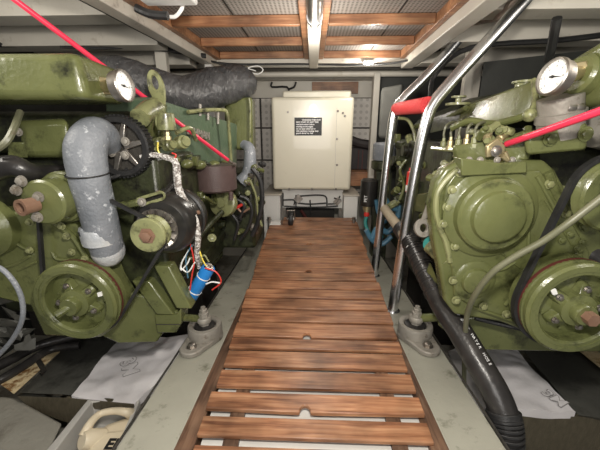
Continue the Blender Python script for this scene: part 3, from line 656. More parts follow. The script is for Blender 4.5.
# toothed fan pulley behind silver hose
q = P(119, 147, .99); R = S(30, q)
tw = MB().lathe(q, -Yx, [(R*.78, 0), (R*.80, .004), (R*.95, .005), (R, 0), (R, -.035), (R*.78, -.035)], 50, closed=True)
for k in range(44):
    t = k*2*PI/44; d = V((math.cos(t), 0, math.sin(t))); s_ = V((-math.sin(t), 0, math.cos(t)))
    c0 = q+d*R; tw.hull([c0+s_*.0025+y_+d*o for o in (-.001, .004) for y_ in (V((0, 0, 0)), V((0, .033, 0)))]+[c0-s_*.0025+y_+d*o for o in (-.001, .004) for y_ in (V((0, 0, 0)), V((0, .033, 0)))])
tp = obj('toothed_pulley', tw, 'black', LE, label='black toothed pulley')
for k in range(6):
    t = k*PI/3+.2; d = V((math.cos(t), 0, math.sin(t))); s_ = V((-math.sin(t), 0, math.cos(t)))
    obj('spoke', MB().hull([q+d*R*x+s_*y+V((0, z, 0)) for x, y in ((.15, .012), (.15, -.012), (.8, .007), (.8, -.007)) for z in (.0, .014)]), 'rawsteel', tp, .003)
obj('pulley_disc', MB().lathe(q+V((0, .02, 0)), Yx, [(R*.8, 0), (R*.8, .008), (0, .008)], 40), 'dark', tp)
for k in range(4):
    t = k*PI/2+.6; obj('spoke_bolt', MB().bolt(q+V((math.cos(t)*R*.32, -.002, math.sin(t)*R*.32)), -Yx, .009), 'galv', tp)
obj('thin_hose', MB().tube(LL((100, 180, 1.0), (112, 178, .98), (124, 172, 1.0), (132, 163, 1.04)), .006, 8), 'black', LE)

# lifting eye
c = P(156, 88, 1.12); n_ = facing(c, 25, 180); u = (P(151, 70, 1.12)-P(160, 104, 1.12)); u = (u-n_*u.dot(n_)).normalized(); w = u.cross(n_)
out = [c+u*S(17, c)*math.cos(t)*(1 if math.cos(t) > 0 else 1.15)+w*S(8.2, c)*math.sin(t)*(1 if math.cos(t) > 0 else 1-.25*abs(math.cos(t))) for t in [2*PI*i/28 for i in range(28)]]
inn = [c+u*(S(5, c)+S(6.5, c)*math.cos(t))+w*S(3.6, c)*math.sin(t) for t in [2*PI*i/28 for i in range(28)]]
obj('lifting_eye', MB().ringplate(out, inn, n_*-.012), 'greenlt', LE, .002)
# thermostat housing lumps between gauge and eye
obj('thermostat_housing', MB().hull(LL((136, 100, 1.12), (166, 102, 1.12), (162, 150, 1.12), (136, 148, 1.12), (140, 100, 1.3), (170, 102, 1.3), (166, 146, 1.3), (140, 146, 1.3))), 'green', LE, .02, seg=3)
obj('housing_neck', MB().tube(LL((140, 118, 1.02), (146, 112, 1.06), (155, 108, 1.12)), [.03, .03, .034], 16), 'greenlt', LE)
obj('housing_pipe', MB().tube(LL((148, 135, 1.08), (150, 118, 1.07), (156, 105, 1.10)), .014, 12), 'green', LE)
obj('vent_pipe', MB().tube(LL((161, 130, 1.05), (157, 124, 1.04), (158, 115, 1.04), (163, 112, 1.05)), .006, 10), 'greenlt', LE)
q = P(167, 130, 1.05); rr = S(9, q); hh = P(167, 113, 1.05).z-q.z
cu_ = obj('filter_cup', MB().lathe(q, Zx, [(rr*.7, -.003), (rr, 0), (rr*1.02, .008), (rr*.9, hh*.95), (rr*.8, hh), (0, hh)], 28), 'greenlt', LE)
obj('brass_stem', MB().lathe(P(168, 140, 1.05), Zx, [(.012, 0), (.012, .012), (.008, .013), (.008, .03)], 6), 'brass', cu_)
for px, py, Y, r_ in ((160, 142, 1.05, .016), (170, 145, 1.05, .018), (183, 142, 1.07, .022), (152, 150, 1.05, .012)):
    obj('pipe_union', MB().lathe(P(px, py, Y), facing(P(px, py, Y), 40, 20), [(r_, -.02), (r_, .005), (r_*.75, .008), (r_*.75, .018), (0, .018)], 14), 'greenlt', LE)
obj('fuel_line', MB().tube(LL((142, 142, 1.03), (148, 152, 1.02), (158, 157, 1.02)), .007, 8), 'black', LE)
obj('fuel_line', MB().tube(LL((176, 133, 1.05), (190, 128, 1.1), (196, 140, 1.15)), .007, 8), 'greenlt', LE)
# wiring loom
lm = obj('wiring_loom', MB().tube(LL((141, 157, 1.0), (152, 155, 1.0), (165, 157, 1.0), (175, 162, 1.0), (177, 175, 1.0), (179, 190, 1.0), (186, 204, .99), (195, 220, .98), (198, 238, .98), (197, 254, 1.0), (199, 268, 1.03)), [.008, .009, .009, .011, .012, .012, .012, .011, .010, .009, .006], 10), 'loom', LE, label='white speckled wiring loom')
for i, (L, m) in enumerate(((((158, 142), (158, 150), (162, 157)), 'yellow'), (((172, 153), (176, 155), (174, 160)), 'redwire'), (((190, 242), (194, 262), (192, 275), (190, 290)), 'redwire'), (((196, 240), (202, 258), (206, 266)), 'yellow'), (((189, 250), (182, 262), (181, 270), (187, 264), (190, 258)), 'white_t'), (((181, 268), (188, 272), (195, 262)), 'white_t'), (((205, 268), (216, 272), (221, 282), (212, 290)), 'redwire'), (((206, 284), (212, 282), (220, 283)), 'white_t'), (((200, 262), (204, 255), (209, 262)), 'greenlt'), (((192, 245), (186, 258), (188, 278)), 'bluewire'))):
    obj('loose_wire', MB().tube([P(a, b, 1.0) for a, b in L], .0026, 6), m, lm)
# blue sleeve hanging in the wires
a, b = P(209, 267, 1.03), P(191, 297, 1.04)
bs = tag(obj('blue_sleeve', MB().lathe(a, b-a, [(0, .002), (.018, .002), (.022, 0), (.0235, .004), (.0235, (b-a).length-.004), (.021, (b-a).length), (0, (b-a).length)], 24), 'blue'), 'bright blue cylinder held by white ties among the wires', 'capacitor')
for f_ in (.28, .75): obj('tie', MB().lathe(a+(b-a)*f_, b-a, [(.0238, 0), (.025, 0), (.025, .004), (.0238, .004)], 24, closed=True), 'white_t', bs)
obj('end_terminal', MB().lathe(a-(b-a).normalized()*.004, a-b, [(.016, -.004), (.016, 0), (.006, .001), (.006, .008), (0, .008)], 14), 'rawsteel', bs)

# long side casting
cast = obj('manifold_casting', MB().hull(LL((150, 96, 1.12), (150, 158, 1.12), (238, 124, 1.75), (238, 168, 1.75)) + [p-V((.16, 0, 0)) for p in LL((150, 96, 1.12), (150, 158, 1.12), (238, 124, 1.75), (238, 168, 1.75))]), 'teal', LE, .015, seg=3)
d = P(236, 146, 1.75)-P(160, 126, 1.12)
nrm = d.cross(Zx).normalized(); 
lettering('raised_letters', 'LEHMAN', P(186, 134, 1.27)+V((.006,-.004,0)), d, Zx, .046, 'galv', cast, .003)
for px, py, Y in ((174, 160, 1.15), (187, 164, 1.22), (200, 165, 1.35), (214, 165, 1.5), (224, 165, 1.6)):
    obj('port_boss', MB().ball(P(px, py, Y)+V((-.0, 0, 0)), S(6, P(px, py, Y)), 14, (1, 1.5, .8)), 'green', LE)
for px, py, Y in ((208, 120, 1.45), (218, 124, 1.5), (200, 116, 1.4)):
    obj('injector', MB().cyl(P(px, py, Y), P(px, py-12, Y), .006, 10), 'galv', LE)
obj('return_pipe', MB().tube(LL((188, 112, 1.3), (206, 110, 1.4), (222, 110, 1.5), (227, 113, 1.52), (229, 130, 1.54), (231, 162, 1.56)), .008, 8, 5), 'greenlt', LE)
# plum oil cooler
q = P(217, 190, 1.45); R = S(21, q)
obj('oil_cooler', MB().lathe(V((q.x-.01, 1.47, q.z)), Zx, [(0, -.006), (R*.9, -.004), (R, .004), (R, P(217, 165, 1.45).z-q.z), (0, P(217, 165, 1.45).z-q.z)], 36), 'plum', LE, label='plum-brown round canister')
obj('cooler_lug', MB().cyl(P(231, 192, 1.38), P(231, 200, 1.38), .01, 10), 'plum', LE)
# aft tank and elbow
obj('aft_tank', MB().hull(LL((224, 98, 1.75), (252, 97, 1.75), (253, 150, 1.75), (226, 150, 1.75), (228, 100, 2.0), (255, 100, 2.0), (256, 150, 2.0), (228, 150, 2.0))), 'green', LE, .015, seg=3)
obj('aft_tank_seam', MB().tube(LL((249, 98, 1.74), (250, 110, 1.74), (250, 150, 1.74)), .006, 8), 'greenlt', LE)
obj('exhaust_elbow', MB().tube(LL((243, 144, 1.7), (249, 148, 1.68), (250, 160, 1.66), (248, 174, 1.65), (241, 182, 1.64)), [.022, .028, .032, .034, .034], 16), 'silver', LE, label='grey elbow pipe')
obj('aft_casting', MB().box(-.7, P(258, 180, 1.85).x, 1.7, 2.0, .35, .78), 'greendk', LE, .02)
# round cover with wires
q = P(222, 203, 1.5); obj('round_cover', MB().lathe(q, facing(q, 30, 180), [(S(14, q), -.03), (S(14, q), 0), (S(12, q), .006), (S(5, q), .007), (S(5, q), .02), (0, .02)], 28), 'greenlt', LE)
for L, m, r_ in ((((218, 208), (226, 200), (238, 200), (244, 206), (240, 218)), 'black', .008), (((226, 214), (236, 208), (243, 204)), 'redwire', .008), (((240, 196), (248, 200), (252, 212), (248, 228), (240, 240)), 'black', .008), (((232, 214), (238, 224), (234, 240)), 'black', .008), (((250, 180), (256, 196), (258, 214), (262, 226)), 'greenlt', .006), (((252, 168), (260, 180), (262, 200), (258, 222), (252, 236)), 'black', .012), (((236, 206), (242, 212), (250, 208)), 'copper', .006)):
    obj('cable', MB().tube([P(a, b, 1.55) for a, b in L], r_, 8), m, LE)
for i in range(26):
    rnd = random.Random(i+50); px, py = rnd.uniform(236, 262), rnd.uniform(160, 236)
    obj('fitting', MB().lathe(P(px, py, 1.62), facing(P(px, py, 1.62), rnd.uniform(10, 70), rnd.uniform(0, 360)), [(.014, -.02), (.014, .004), (.009, .006), (.009, .016), (0, .016)], 8), ('greenlt', 'greendk', 'black', 'rawsteel', 'green')[i % 5], LE)
clutter(LE, -.50, 1.1, 1.9, .45, .88, 26, 1, seed=4)
obj('dipstick_tube', MB().tube(LL((190, 250, 1.15), (205, 230, 1.3), (222, 212, 1.45)), .012, 10), 'greendk', LE)
obj('drain_plug', MB().bolt(P(212, 238, 1.25), facing(P(212, 238, 1.25), 20, 90), .012), 'greenlt', LE)
# mount bracket
mb_ = obj('mount_bracket', MB().prism(LL((154, 315, .98), (176, 315, .98), (181, 308, .98), (181, 323, .98), (176, 333, .98), (157, 333, .98)), V((0, .07, 0))), 'green', LE, .004)
obj('bracket_seam', MB().tube(LL((156, 324.5, .978), (180, 324.5, .978)), .0016, 4, 1, False), 'dark', mb_)
for (a0, b0), (a1, b1), w_ in (((140, 281), (165, 315), 9), ((161, 266), (184, 309), 8)):
    A0, A1 = P(a0, b0, .985), P(a1, b1, .975); s_ = V((S(w_, A0), 0, 0))
    obj('bracket_rib', MB().hull([A0-s_, A0+s_, A1-s_, A1+s_, A0-s_+V((0, .05, 0)), A0+s_+V((0, .05, 0)), A1-s_+V((0, .05, 0)), A1+s_+V((0, .05, 0))]), 'green', mb_, .005)
obj('bracket_web', MB().hull(LL((146, 285, 1.03), (165, 275, 1.03), (186, 310, 1.02), (166, 318, 1.02), (146, 285, 1.05), (165, 275, 1.05), (186, 310, 1.05), (166, 318, 1.05))), 'greendk', mb_)  # shade between the ribs put into the dark green
obj('bracket_plate', MB().hull(LL((136, 262, 1.03), (168, 262, 1.05), (168, 275, 1.05), (136, 290, 1.03), (136, 262, 1.08), (168, 262, 1.08), (168, 275, 1.08), (136, 290, 1.08))), 'green', mb_, .006)
for px, py in ((164, 311), (171, 309), (176, 312)): obj('bracket_bolt', MB().bolt(P(px, py, 1.0), Zx, .009), 'green', mb_)

# ================================================================== engine feet
def isolator(label, pxy, stud, armfrom, name='engine_mount', side=1):
    c = PS(*pxy); t = thing(name, label, 'engine mount', c, 'grey engine mounts')
    R = .065; H = .052
    fl = []
    k = V((-.022*side, -.088, 0)); k.z = -.056*k.y
    for i in range(24):
        a = PI + i*PI/23; fl.append(V((c.x+k.x+.044*math.cos(a-.2*side), c.y+k.y+.044*math.sin(a-.2*side), 0)))
    for i in range(24):
        a = i*PI/23; fl.append(V((c.x+.067*math.cos(a-.2*side), c.y+.067*math.sin(a-.2*side), 0)))
    for v in fl: v.z = zs(v.y)+.001
    obj('mount_flange', MB().prism(fl, V((0, 0, .020))), 'galv', t, .005, seg=3)
    obj('flange_bolt', MB().bolt(V((c.x+k.x, c.y+k.y, zs(c.y+k.y)+.02)), Zx, .013, .014), 'rawsteel', t, label='rusty bolt')
    obj('mount_housing', MB().lathe(V((c.x, c.y, c.z+.012)), Zx, [(R, 0), (R, H-.008), (R*.96, H), (R*.72, H), (R*.66, H-.004), (R*.66, H-.025), (0, H-.025)], 44), 'galv', t)
    obj('rubber_core', MB().lathe(V((c.x, c.y, c.z+.014+H-.025)), Zx, [(R*.64, 0), (R*.60, .018), (R*.35, .021), (0, .021)], 36), 'hose', t)
    z0 = c.z+H+.012
    obj('stud', MB().cyl(V((c.x, c.y, z0-.01)), V((c.x, c.y, z0+.075)), .009, 12), 'galv', t)
    m = MB()
    for zz, rr, hh in ((.0, .022, .012), (.034, .019, .016), (.052, .015, .012)): m.lathe(V((c.x, c.y, z0+zz)), Zx, [(rr, 0), (rr, hh), (rr*.8, hh+.002), (0, hh+.002)], 6)
    obj('stud_nut', m, 'galv', t)
    obj('mount_eye', MB().lathe(V((c.x, c.y, z0+.013)), Zx, [(.027, 0), (.028, .004), (.028, .017), (.026, .02), (0, .02)], 24), 'galv', t)
    return c, z0
c, z0 = isolator('grey cast engine mount beside the green bracket under the blue cylinder', (206, 338), None, None, side=1)
e = P(178, 317, 1.0); obj('mount_arm', MB().tube([e, V((c.x-.02, c.y, z0+.023))], .014, 14, 1, False), 'green', mb_)
cR, z0R = isolator('grey cast engine mount at the foot of the steel ladder', (414, 337), None, None, side=-1)
# ================================================================== duct, red rods
pts = LL((84, 84, 1.2), (118, 79, 1.25), (150, 88, 1.35), (185, 95, 1.5), (215, 88, 1.65), (238, 83, 1.8), (250, 84, 1.9))
dm = MB(); path_r = [.06, .078, .080, .078, .090, .088, .05]
dm.tube(pts, path_r, 28, 8)
rnd = random.Random(3)
from mathutils import noise
for v in dm.bm.verts:
    k = min(1, max(.15, (v.co.y-1.4)*4)); v.co += V((noise.noise(v.co*30), noise.noise(v.co*30+V((5,5,5))), noise.noise(v.co*30+V((9,1,3)))))*.014*k
tag(obj('air_duct', dm, 'wrap', ang=60), 'fat black wrapped air duct running along the top of the engine', 'duct')
for i, (a, b, ya) in enumerate(((208, 68, 1.6), (222, 70, 1.7), (236, 72, 1.8))):
    pass
def rod(label, a, b, r=.0065, tip=None):
    o = tag(obj('red_rod', MB().tube([a, b], r, 12, 1, False), 'pink'), label, 'cable', 'red sheathed control cables')
    d = (b-a).normalized()
    obj('cable_end', MB().lathe(b, d, [(r*.8, -.005), (r*.8, .03), (r*1.3, .03), (r*1.3, .045), (r*.5, .047)], 10), 'rawsteel', o)
rod('straight pinkish red cable slanting down in front of the black duct', P(10, -4, .9), P(228, 160, 1.42), .0075)
rod('pinkish red cable reaching the fuel pump of the engine behind the ladder', P(507, 144, .92)+(P(640, 97, .62)-P(507, 144, .92))*1.6, P(507, 144, .92), .0085)

# ================================================================== RIGHT ENGINE
RE = thing('diesel_engine', 'olive green diesel engine with big round front cover, behind the steel ladder', 'engine', V((.85, 1.4, .1)), 'pair of green marine engines')
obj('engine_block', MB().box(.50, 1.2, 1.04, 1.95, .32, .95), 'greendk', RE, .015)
zb_ = P(560, 352, .95).z
obj('oil_sump', MB().hull([P(462, 318, 1.0), P(470, 350, .98), P(575, 352, .95), P(620, 352, .95), P(620, 300, .95)] + [V((x, 1.85, z)) for x in (.56, 1.0) for z in (zb_+.02, .36)]), 'green', RE, .008)
outl = ((436, 182), (446, 168), (462, 160), (545, 160), (556, 170), (578, 212), (612, 240), (615, 335), (560, 345), (500, 322), (455, 315), (444, 300), (440, 270), (434, 240), (431, 205))
obj('timing_case', MB().prism([P(a, b, .90) for a, b in outl], V((0, .05, 0))), 'green', RE, .01, seg=3)
inn = ((446, 186), (456, 172), (540, 170), (545, 176), (590, 252), (590, 330), (545, 330), (470, 306), (454, 296), (452, 270), (446, 245), (442, 210))
obj('case_cover', MB().prism([P(a, b, .892) for a, b in inn], V((0, .01, 0))), 'green', RE, .006, seg=2)
q = P(489, 213, .892); s_ = S(1, q)
obj('round_cover', MB().lathe(q, -Yx, [(46*s_, -.005), (46*s_, .006), (44*s_, .010), (39*s_, .011), (37*s_, .014), (36*s_, .034), (33.5*s_, .040), (27*s_, .041), (25.5*s_, .044), (24*s_, .056), (21.5*s_, .060), (0, .061)], 64), 'green', RE)
q = P(474, 280, .892)
obj('small_round_cover', MB().lathe(q, -Yx, [(22*s_, -.004), (22*s_, .003), (20*s_, .007), (15*s_, .008), (13.5*s_, .018), (11*s_, .022), (0, .022)], 44), 'green', RE)
for px, py in ((452, 190), (443, 224), (455, 246), (549, 184), (566, 213), (453, 280), (447, 207), (456, 300), (483, 306), (506, 314), (530, 326), (460, 172)):
    obj('case_bolt', MB().bolt(P(px, py, .888), -Yx, .009, .010), 'greenlt', RE)
for L, r_ in ((((537, 176), (560, 218)), .006), (((500, 252), (520, 268)), .003), (((529, 225), (528, 252)), .005), (((505, 305), (526, 277)), .006), (((545, 200), (572, 245)), .003), (((478, 268), (500, 270), (515, 262)), .005), (((470, 306), (505, 318), (540, 330)), .005)):
    obj('case_rib', MB().tube([P(a, b, .890) for a, b in L], r_, 8, 3), 'green', RE)
obj('flange_edge', MB().tube([P(a, b, .895) for a, b in ((462, 166), (448, 178), (438, 192), (436, 210), (440, 228), (446, 242), (450, 262))], .008, 8), 'greenlt', RE)
obj('flange_lobe', MB().tube([P(a, b, .893) for a, b in ((548, 172), (553, 186), (560, 200), (568, 216))], .012, 10), 'green', RE)
# bracket face over cover
obj('bracket_face', MB().prism(LL((461, 158, .87), (500, 163, .87), (527, 161, .87), (527, 173, .87), (462, 176, .87)), V((0, .05, 0))), 'green', RE, .003)
for px in (469, 480, 497, 512): obj('bracket_bolt', MB().bolt(P(px, 160, .88), -Yx, .006), 'galv', RE)
# fuel pump box
obj('pump_box', MB().hull(LL((523, 132, .86), (588, 122, .83), (586, 150, .83), (526, 155, .86), (523, 132, 1.05), (590, 124, 1.05), (588, 150, 1.05), (526, 154, 1.05))), 'green', RE, .012, seg=3)
obj('pump_bolt', MB().bolt(P(550, 139, .845), -Yx, .012, .01), 'green', RE)
obj('pump_bolt', MB().bolt(P(585, 134, .83), -Yx, .012, .01), 'green', RE)
obj('pump_base', MB().hull(LL((452, 146, 1.0), (530, 134, .90), (530, 160, .90), (454, 163, 1.0), (452, 146, 1.2), (530, 136, 1.1), (530, 160, 1.1), (454, 163, 1.2))), 'green', RE, .01)
# injection pump elements
for i, px in enumerate((443, 450, 458, 466, 474)):
    Y = 1.18-.05*i; b = P(px, 147-i*.8, Y)
    u_ = obj('delivery_valve', MB().lathe(b, Zx, [(.014, -.012), (.014, 0), (.010, .002), (.010, .018), (.006, .02), (.006, .03)], 8), 'brass' if i % 2 else 'greenlt', RE)
    obj('injector_pipe', MB().tube([b+V((0, 0, .03)), P(px+1, 133-i*.5, Y), P(px+4, 125, Y), P(px+11, 122, Y+.03), P(px+20, 125, Y+.08)], .0042, 8), 'ghose', RE)
obj('rail_pipe', MB().tube(LL((432, 148, 1.2), (455, 150, 1.1), (480, 148, 1.0), (505, 144, .93)), .007, 8), 'greenlt', RE)
obj('rail_pipe', MB().tube(LL((452, 128, 1.1), (470, 121, 1.05), (492, 124, 1.0), (512, 120, .95), (528, 115, .92)), .010, 10), 'green', RE)
obj('pipe_ball', MB().ball(P(530, 115, .91), .018, 14), 'greenlt', RE)
obj('rail_pipe', MB().tube(LL((470, 132, 1.05), (485, 134, .98), (495, 142, .94)), .009, 8), 'greenlt', RE)
lv = obj('throttle_lever', MB().prism(LL((487, 146, .89), (498, 138, .89), (506, 146, .89), (504, 158, .89), (494, 156, .89), (487, 158, .89)), V((0, .012, 0))), 'brass', RE, .003)
obj('lever_bolt', MB().bolt(P(496, 151, .887), -Yx, .010), 'rawsteel', lv)
obj('lever_clevis', MB().tube(LL((502, 156, .88), (508, 160, .88), (505, 152, .88)), .006, 8), 'brass', lv)
for i in range(16):
    rnd = random.Random(i+9); px, py = rnd.uniform(432, 462), rnd.uniform(150, 192)
    obj('fitting', MB().lathe(P(px, py, 1.02), facing(P(px, py, 1.02), rnd.uniform(10, 60), rnd.uniform(0, 360)), [(.013, -.03), (.013, .004), (.009, .006), (.009, .016), (0, .016)], 8), ('greenlt', 'green', 'brass', 'rawsteel')[i % 4], RE)
for i in range(14):
    rnd = random.Random(i+90); px, py = rnd.uniform(480, 528), rnd.uniform(128, 146)
    obj('fitting', MB().lathe(P(px, py, .93), facing(P(px, py, .93), rnd.uniform(10, 60), rnd.uniform(0, 360)), [(.011, -.03), (.011, .004), (.008, .006), (.008, .014), (0, .014)], 8), ('greenlt', 'green', 'brass', 'greenlt')[i % 4], RE)
# long rocker casing
A_ = LL((543, 76, .98), (533, 116, .98), (466, 104, 1.5), (452, 128, 1.5), (500, 124, 1.1))
rc = obj('rocker_casing', MB().hull(A_ + [V((1.15, p.y, p.z)) for p in A_[:4]]), 'green', RE, .012, seg=3)
obj('air_filter', MB().hull(LL((470, 104, 1.45), (462, 126, 1.45), (412, 126, 1.9), (410, 138, 1.9), (418, 120, 1.9), (520, 90, 1.5), (470, 98, 1.9))), 'greendk', RE, .012, seg=3)
obj('filter_knob', MB().lathe(P(458, 103, 1.5), Zx, [(.05, -.01), (.05, 0), (.012, .004), (.012, .02), (.03, .021), (.03, .028), (0, .03)], 24), 'greenlt', RE)
obj('filter_ring', MB().tube(LL((412, 128, 1.85), (430, 122, 1.75), (448, 117, 1.6), (466, 108, 1.45)), .012, 10), 'green', RE)
# header tank + neck
T = [P(636, 14, .74), P(640, 98, .74), P(566, 62, .92), P(560, 112, .92), P(534, 80, 1.06), P(536, 112, 1.06)]
hull_pts = [P(625, 22, .78), P(612, 103, .78), P(543, 74, 1.02), P(545, 114, 1.02)]
tk = obj('header_tank', MB().hull(hull_pts + [V((1.4, p.y, p.z)) for p in hull_pts]), 'green', RE, .03, seg=4, ang=50)
obj('filler_neck', MB().lathe(P(527, 77, 1.15), Zx, [(.03, -.06), (.03, -.02), (.04, -.018), (.04, -.012), (.03, -.010), (0, -.008)], 28), 'greenlt', RE)
gp = P(554, 77, .80); gauge(RE, gp, S(17.5, gp), facing(gp, 50, 152), P(580, 72, .86), 95)
q = P(580, 74, .86); obj('tank_boss', MB().lathe(q, facing(q, 50, 152), [(.045, -.04), (.045, .0), (.038, .008), (.0, .008)], 28), 'green', RE)
obj('silver_coupling', MB().lathe(P(560, 117, .88), facing(P(560, 117, .88), 80, 90), [(.05, -.05), (.05, -.01), (.054, -.008), (.054, .012), (.048, .014), (.048, .05)], 28), 'galv', RE, label='pale silver coupling under the gauge')
for k, px in enumerate((566, 574)): obj('clamp_screw', MB().lathe(P(px, 108, .84), Xx, [(.01, 0), (.012, .004), (.012, .016), (.01, .02)], 12), 'rawsteel', RE)
obj('vertical_pipe', MB().tube(LL((534, 80, 1.0), (535, 100, .95), (531, 113, .92)), .008, 8), 'greenlt', RE)
obj('coupling', MB().tube(LL((598, 128, .9), (620, 135, .92), (640, 150, .95)), .05, 20), 'galv', RE)
# pulleys, belt
kc = P(578, 310, .77); Rr = S(50, kc)
kp = rimwheel(RE, kc, Rr, 'crank_pulley', 5, ang0=.9)
obj('shaft_nut', MB().lathe(kc+V((.0, -.030, 0)), -Yx, [(Rr*.13, 0), (Rr*.13, .022), (0, .022)], 6), 'copper', RE, label='rust-brown square nut on the shaft')
obj('paint_mark', MB().prism([P(a, b, .764) for a, b in ((551, 291), (556, 289), (558, 294), (553, 295))], V((0, .004, 0))), 'white_t', RE, label='dab of white paint on the rim')
obj('rear_belt', MB().lathe(kc+V((0, .040, 0)), -Yx, [(Rr*.9, 0), (Rr*1.0, 0), (Rr*1.0, .012), (Rr*.9, .012)], 48, closed=True), 'redband', RE, label='red-brown belt behind the pulley rim')
obj('damper', MB().lathe(kc+V((0, .058, 0)), -Yx, [(0, -.03), (Rr*.96, -.03), (Rr*.96, .014), (0, .014)], 48), 'green', RE)
uc = P(616, 196, .79); Ru = S(38, uc)
obj('upper_pulley', MB().lathe(uc, -Yx, [(0, -.004), (Ru*.5, 0), (Ru*.55, .01), (Ru*.9, .012), (Ru*.96, .006), (Ru*.84, -.008), (Ru*.96, -.022), (Ru*.5, -.024)], 44), 'green', RE)
obj('pulley_bracket', MB().tube(LL((551, 187, .93), (580, 190, .9), (600, 196, .85)), .007, 8), 'greenlt', RE)
obj('drive_belt', MB().belt([(uc.x, uc.z, Ru*.98), (kc.x, kc.z, Rr*.99)], .815, .018, .010), 'black', RE, label='black drive belt')
obj('black_hose_stub', MB().tube(LL((600, 262, .92), (582, 246, .95), (580, 228, 1.0), (600, 214, 1.0)), .045, 20), 'hose', RE, label='black hose elbow')
obj('rear_plate', MB().prism(LL((540, 150, 1.0), (640, 150, 1.0), (640, 340, 1.0), (540, 300, 1.0)), V((0, .03, 0))), 'greendk', RE)
for i in range(10):
    rnd = random.Random(i+33); px, py = rnd.uniform(552, 600), rnd.uniform(225, 265)
    obj('case_bolt', MB().bolt(P(px, py, .885), -Yx, .007), 'green', RE)
# ring lug, pipes left of cover
c = P(424, 228, 1.0); n_ = facing(c, 25, 0); u = (UP-n_*UP.dot(n_)).normalized(); w = u.cross(n_)
def circ(c, u, w, a, b, n=28): return [c+u*a*math.cos(2*PI*i/n)+w*b*math.sin(2*PI*i/n) for i in range(n)]
obj('lifting_lug', MB().ringplate(circ(c, u, w, S(9.5, c), S(9, c)), circ(c, u, w, S(4.2, c), S(3.8, c)), n_*-.015), 'galv', RE, .002)
obj('lug_arm', MB().hull(LL((420, 222, 1.01), (434, 215, 1.0), (430, 196, 1.0), (424, 210, 1.01), (420, 222, 1.03), (434, 215, 1.02), (430, 196, 1.02))), 'galv', RE, .003)
obj('union_pipe', MB().tube(LL((431, 245, .99), (442, 256, .95), (450, 266, .91)), [.028, .026, .03], 16), 'greenlt', RE)
obj('teal_cap', MB().lathe(P(430, 243, .99), facing(P(430, 243, .99), 40, 150), [(.026, -.03), (.026, .0), (0, .002)], 20), 'tealwire', RE, label='dark teal cap')
obj('side_pipe', MB().tube(LL((440, 215, 1.0), (434, 222, 1.0), (430, 218, 1.02), (434, 208, 1.0), (442, 196, .98)), .016, 12), 'greenlt', RE)
obj('side_bracket', MB().hull(LL((430, 262, 1.1), (446, 300, 1.0), (440, 306, 1.02), (424, 275, 1.12), (430, 262, 1.15), (446, 300, 1.1), (440, 306, 1.1))), 'green', RE, .005)
# mount bracket
mr = obj('mount_bracket', MB().hull(LL((438, 309, 1.0), (466, 306, .98), (466, 330, .98), (446, 332, 1.0), (438, 325, 1.0), (438, 309, 1.15), (466, 306, 1.15), (466, 328, 1.15), (440, 325, 1.15))), 'green', RE, .005)
obj('mount_arm', MB().tube([P(440, 317, 1.05), V((cR.x+.02, cR.y, z0R+.023))], .016, 14, 1, False), 'green', mr)
obj('bracket_rib', MB().hull(LL((448, 300, 1.0), (466, 280, 1.0), (474, 300, 1.0), (460, 312, .99), (448, 300, 1.05), (466, 280, 1.05), (474, 300, 1.05), (460, 312, 1.05))), 'green', mr, .004)
obj('dark_stay', MB().tube(LL((475, 318, .95), (500, 324, .93), (535, 332, .9)), .008, 8), 'black', RE)
# far side fittings seen between the ladder stiles
clutter(RE, .50, 1.1, 1.93, .42, .93, 26, -1, seed=11)
for i in range(30):
    rnd = random.Random(i+150); px, py = rnd.uniform(396, 430), rnd.uniform(140, 205)
    Y = 1.75; obj('fitting', MB().lathe(P(px, py, Y), facing(P(px, py, Y), rnd.uniform(10, 80), rnd.uniform(0, 360)), [(.02, -.05), (.02, .004), (.012, .006), (.012, .02), (0, .02)], 8), ('greenlt', 'green', 'greendk', 'rawsteel', 'greendk')[i % 5], RE)
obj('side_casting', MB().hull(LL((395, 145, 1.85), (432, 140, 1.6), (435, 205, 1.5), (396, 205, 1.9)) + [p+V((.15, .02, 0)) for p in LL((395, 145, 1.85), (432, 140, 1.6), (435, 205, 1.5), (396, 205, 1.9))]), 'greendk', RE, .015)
obj('side_casting', MB().hull(LL((412, 195, 1.5), (436, 190, 1.25), (440, 215, 1.2), (414, 212, 1.5)) + [p+V((.15, .02, 0)) for p in LL((412, 195, 1.5), (436, 190, 1.25), (440, 215, 1.2), (414, 212, 1.5))]), 'green', RE, .012)
obj('curved_pipe', MB().tube(LL((398, 118, 1.7), (408, 120, 1.7), (414, 132, 1.68), (416, 148, 1.66)), .008, 8), 'greenlt', RE)
obj('curved_pipe', MB().tube(LL((400, 200, 1.7), (404, 185, 1.7), (400, 170, 1.7), (406, 160, 1.7)), .008, 8), 'green', RE)
for L, m, r_ in ((((372, 238), (378, 228), (388, 232), (396, 222), (400, 205)), 'bluewire', .016), (((366, 230), (372, 240), (382, 244), (392, 236)), 'bluewire', .014), (((384, 196), (390, 206), (400, 210), (412, 206)), 'bluewire', .014), (((398, 165), (404, 176), (398, 190)), 'black', .01)):
    obj('blue_hose' if m == 'bluewire' else 'cable', MB().tube([P(a, b, 1.78) for a, b in L], r_, 10), m, RE)
t = P(409, 200, 1.6); rb = obj('red_filter', MB().lathe(t, Zx, [(.0, 0), (.018, 0), (.018, .04), (.022, .042), (.022, .14), (.014, .145), (.014, .16), (0, .16)], 20), 'redwire', RE, label='small red fuel bowl with white band')
obj('white_band', MB().lathe(t+V((0, 0, .045)), Zx, [(.0225, 0), (.0228, .001), (.0228, .03), (.0225, .031)], 20), 'white_t', rb)
obj('black_base', MB().lathe(t+V((0, 0, .0)), Zx, [(.0, -.001), (.0225, -.001), (.0225, .04), (0, .041)], 20), 'ink', rb)
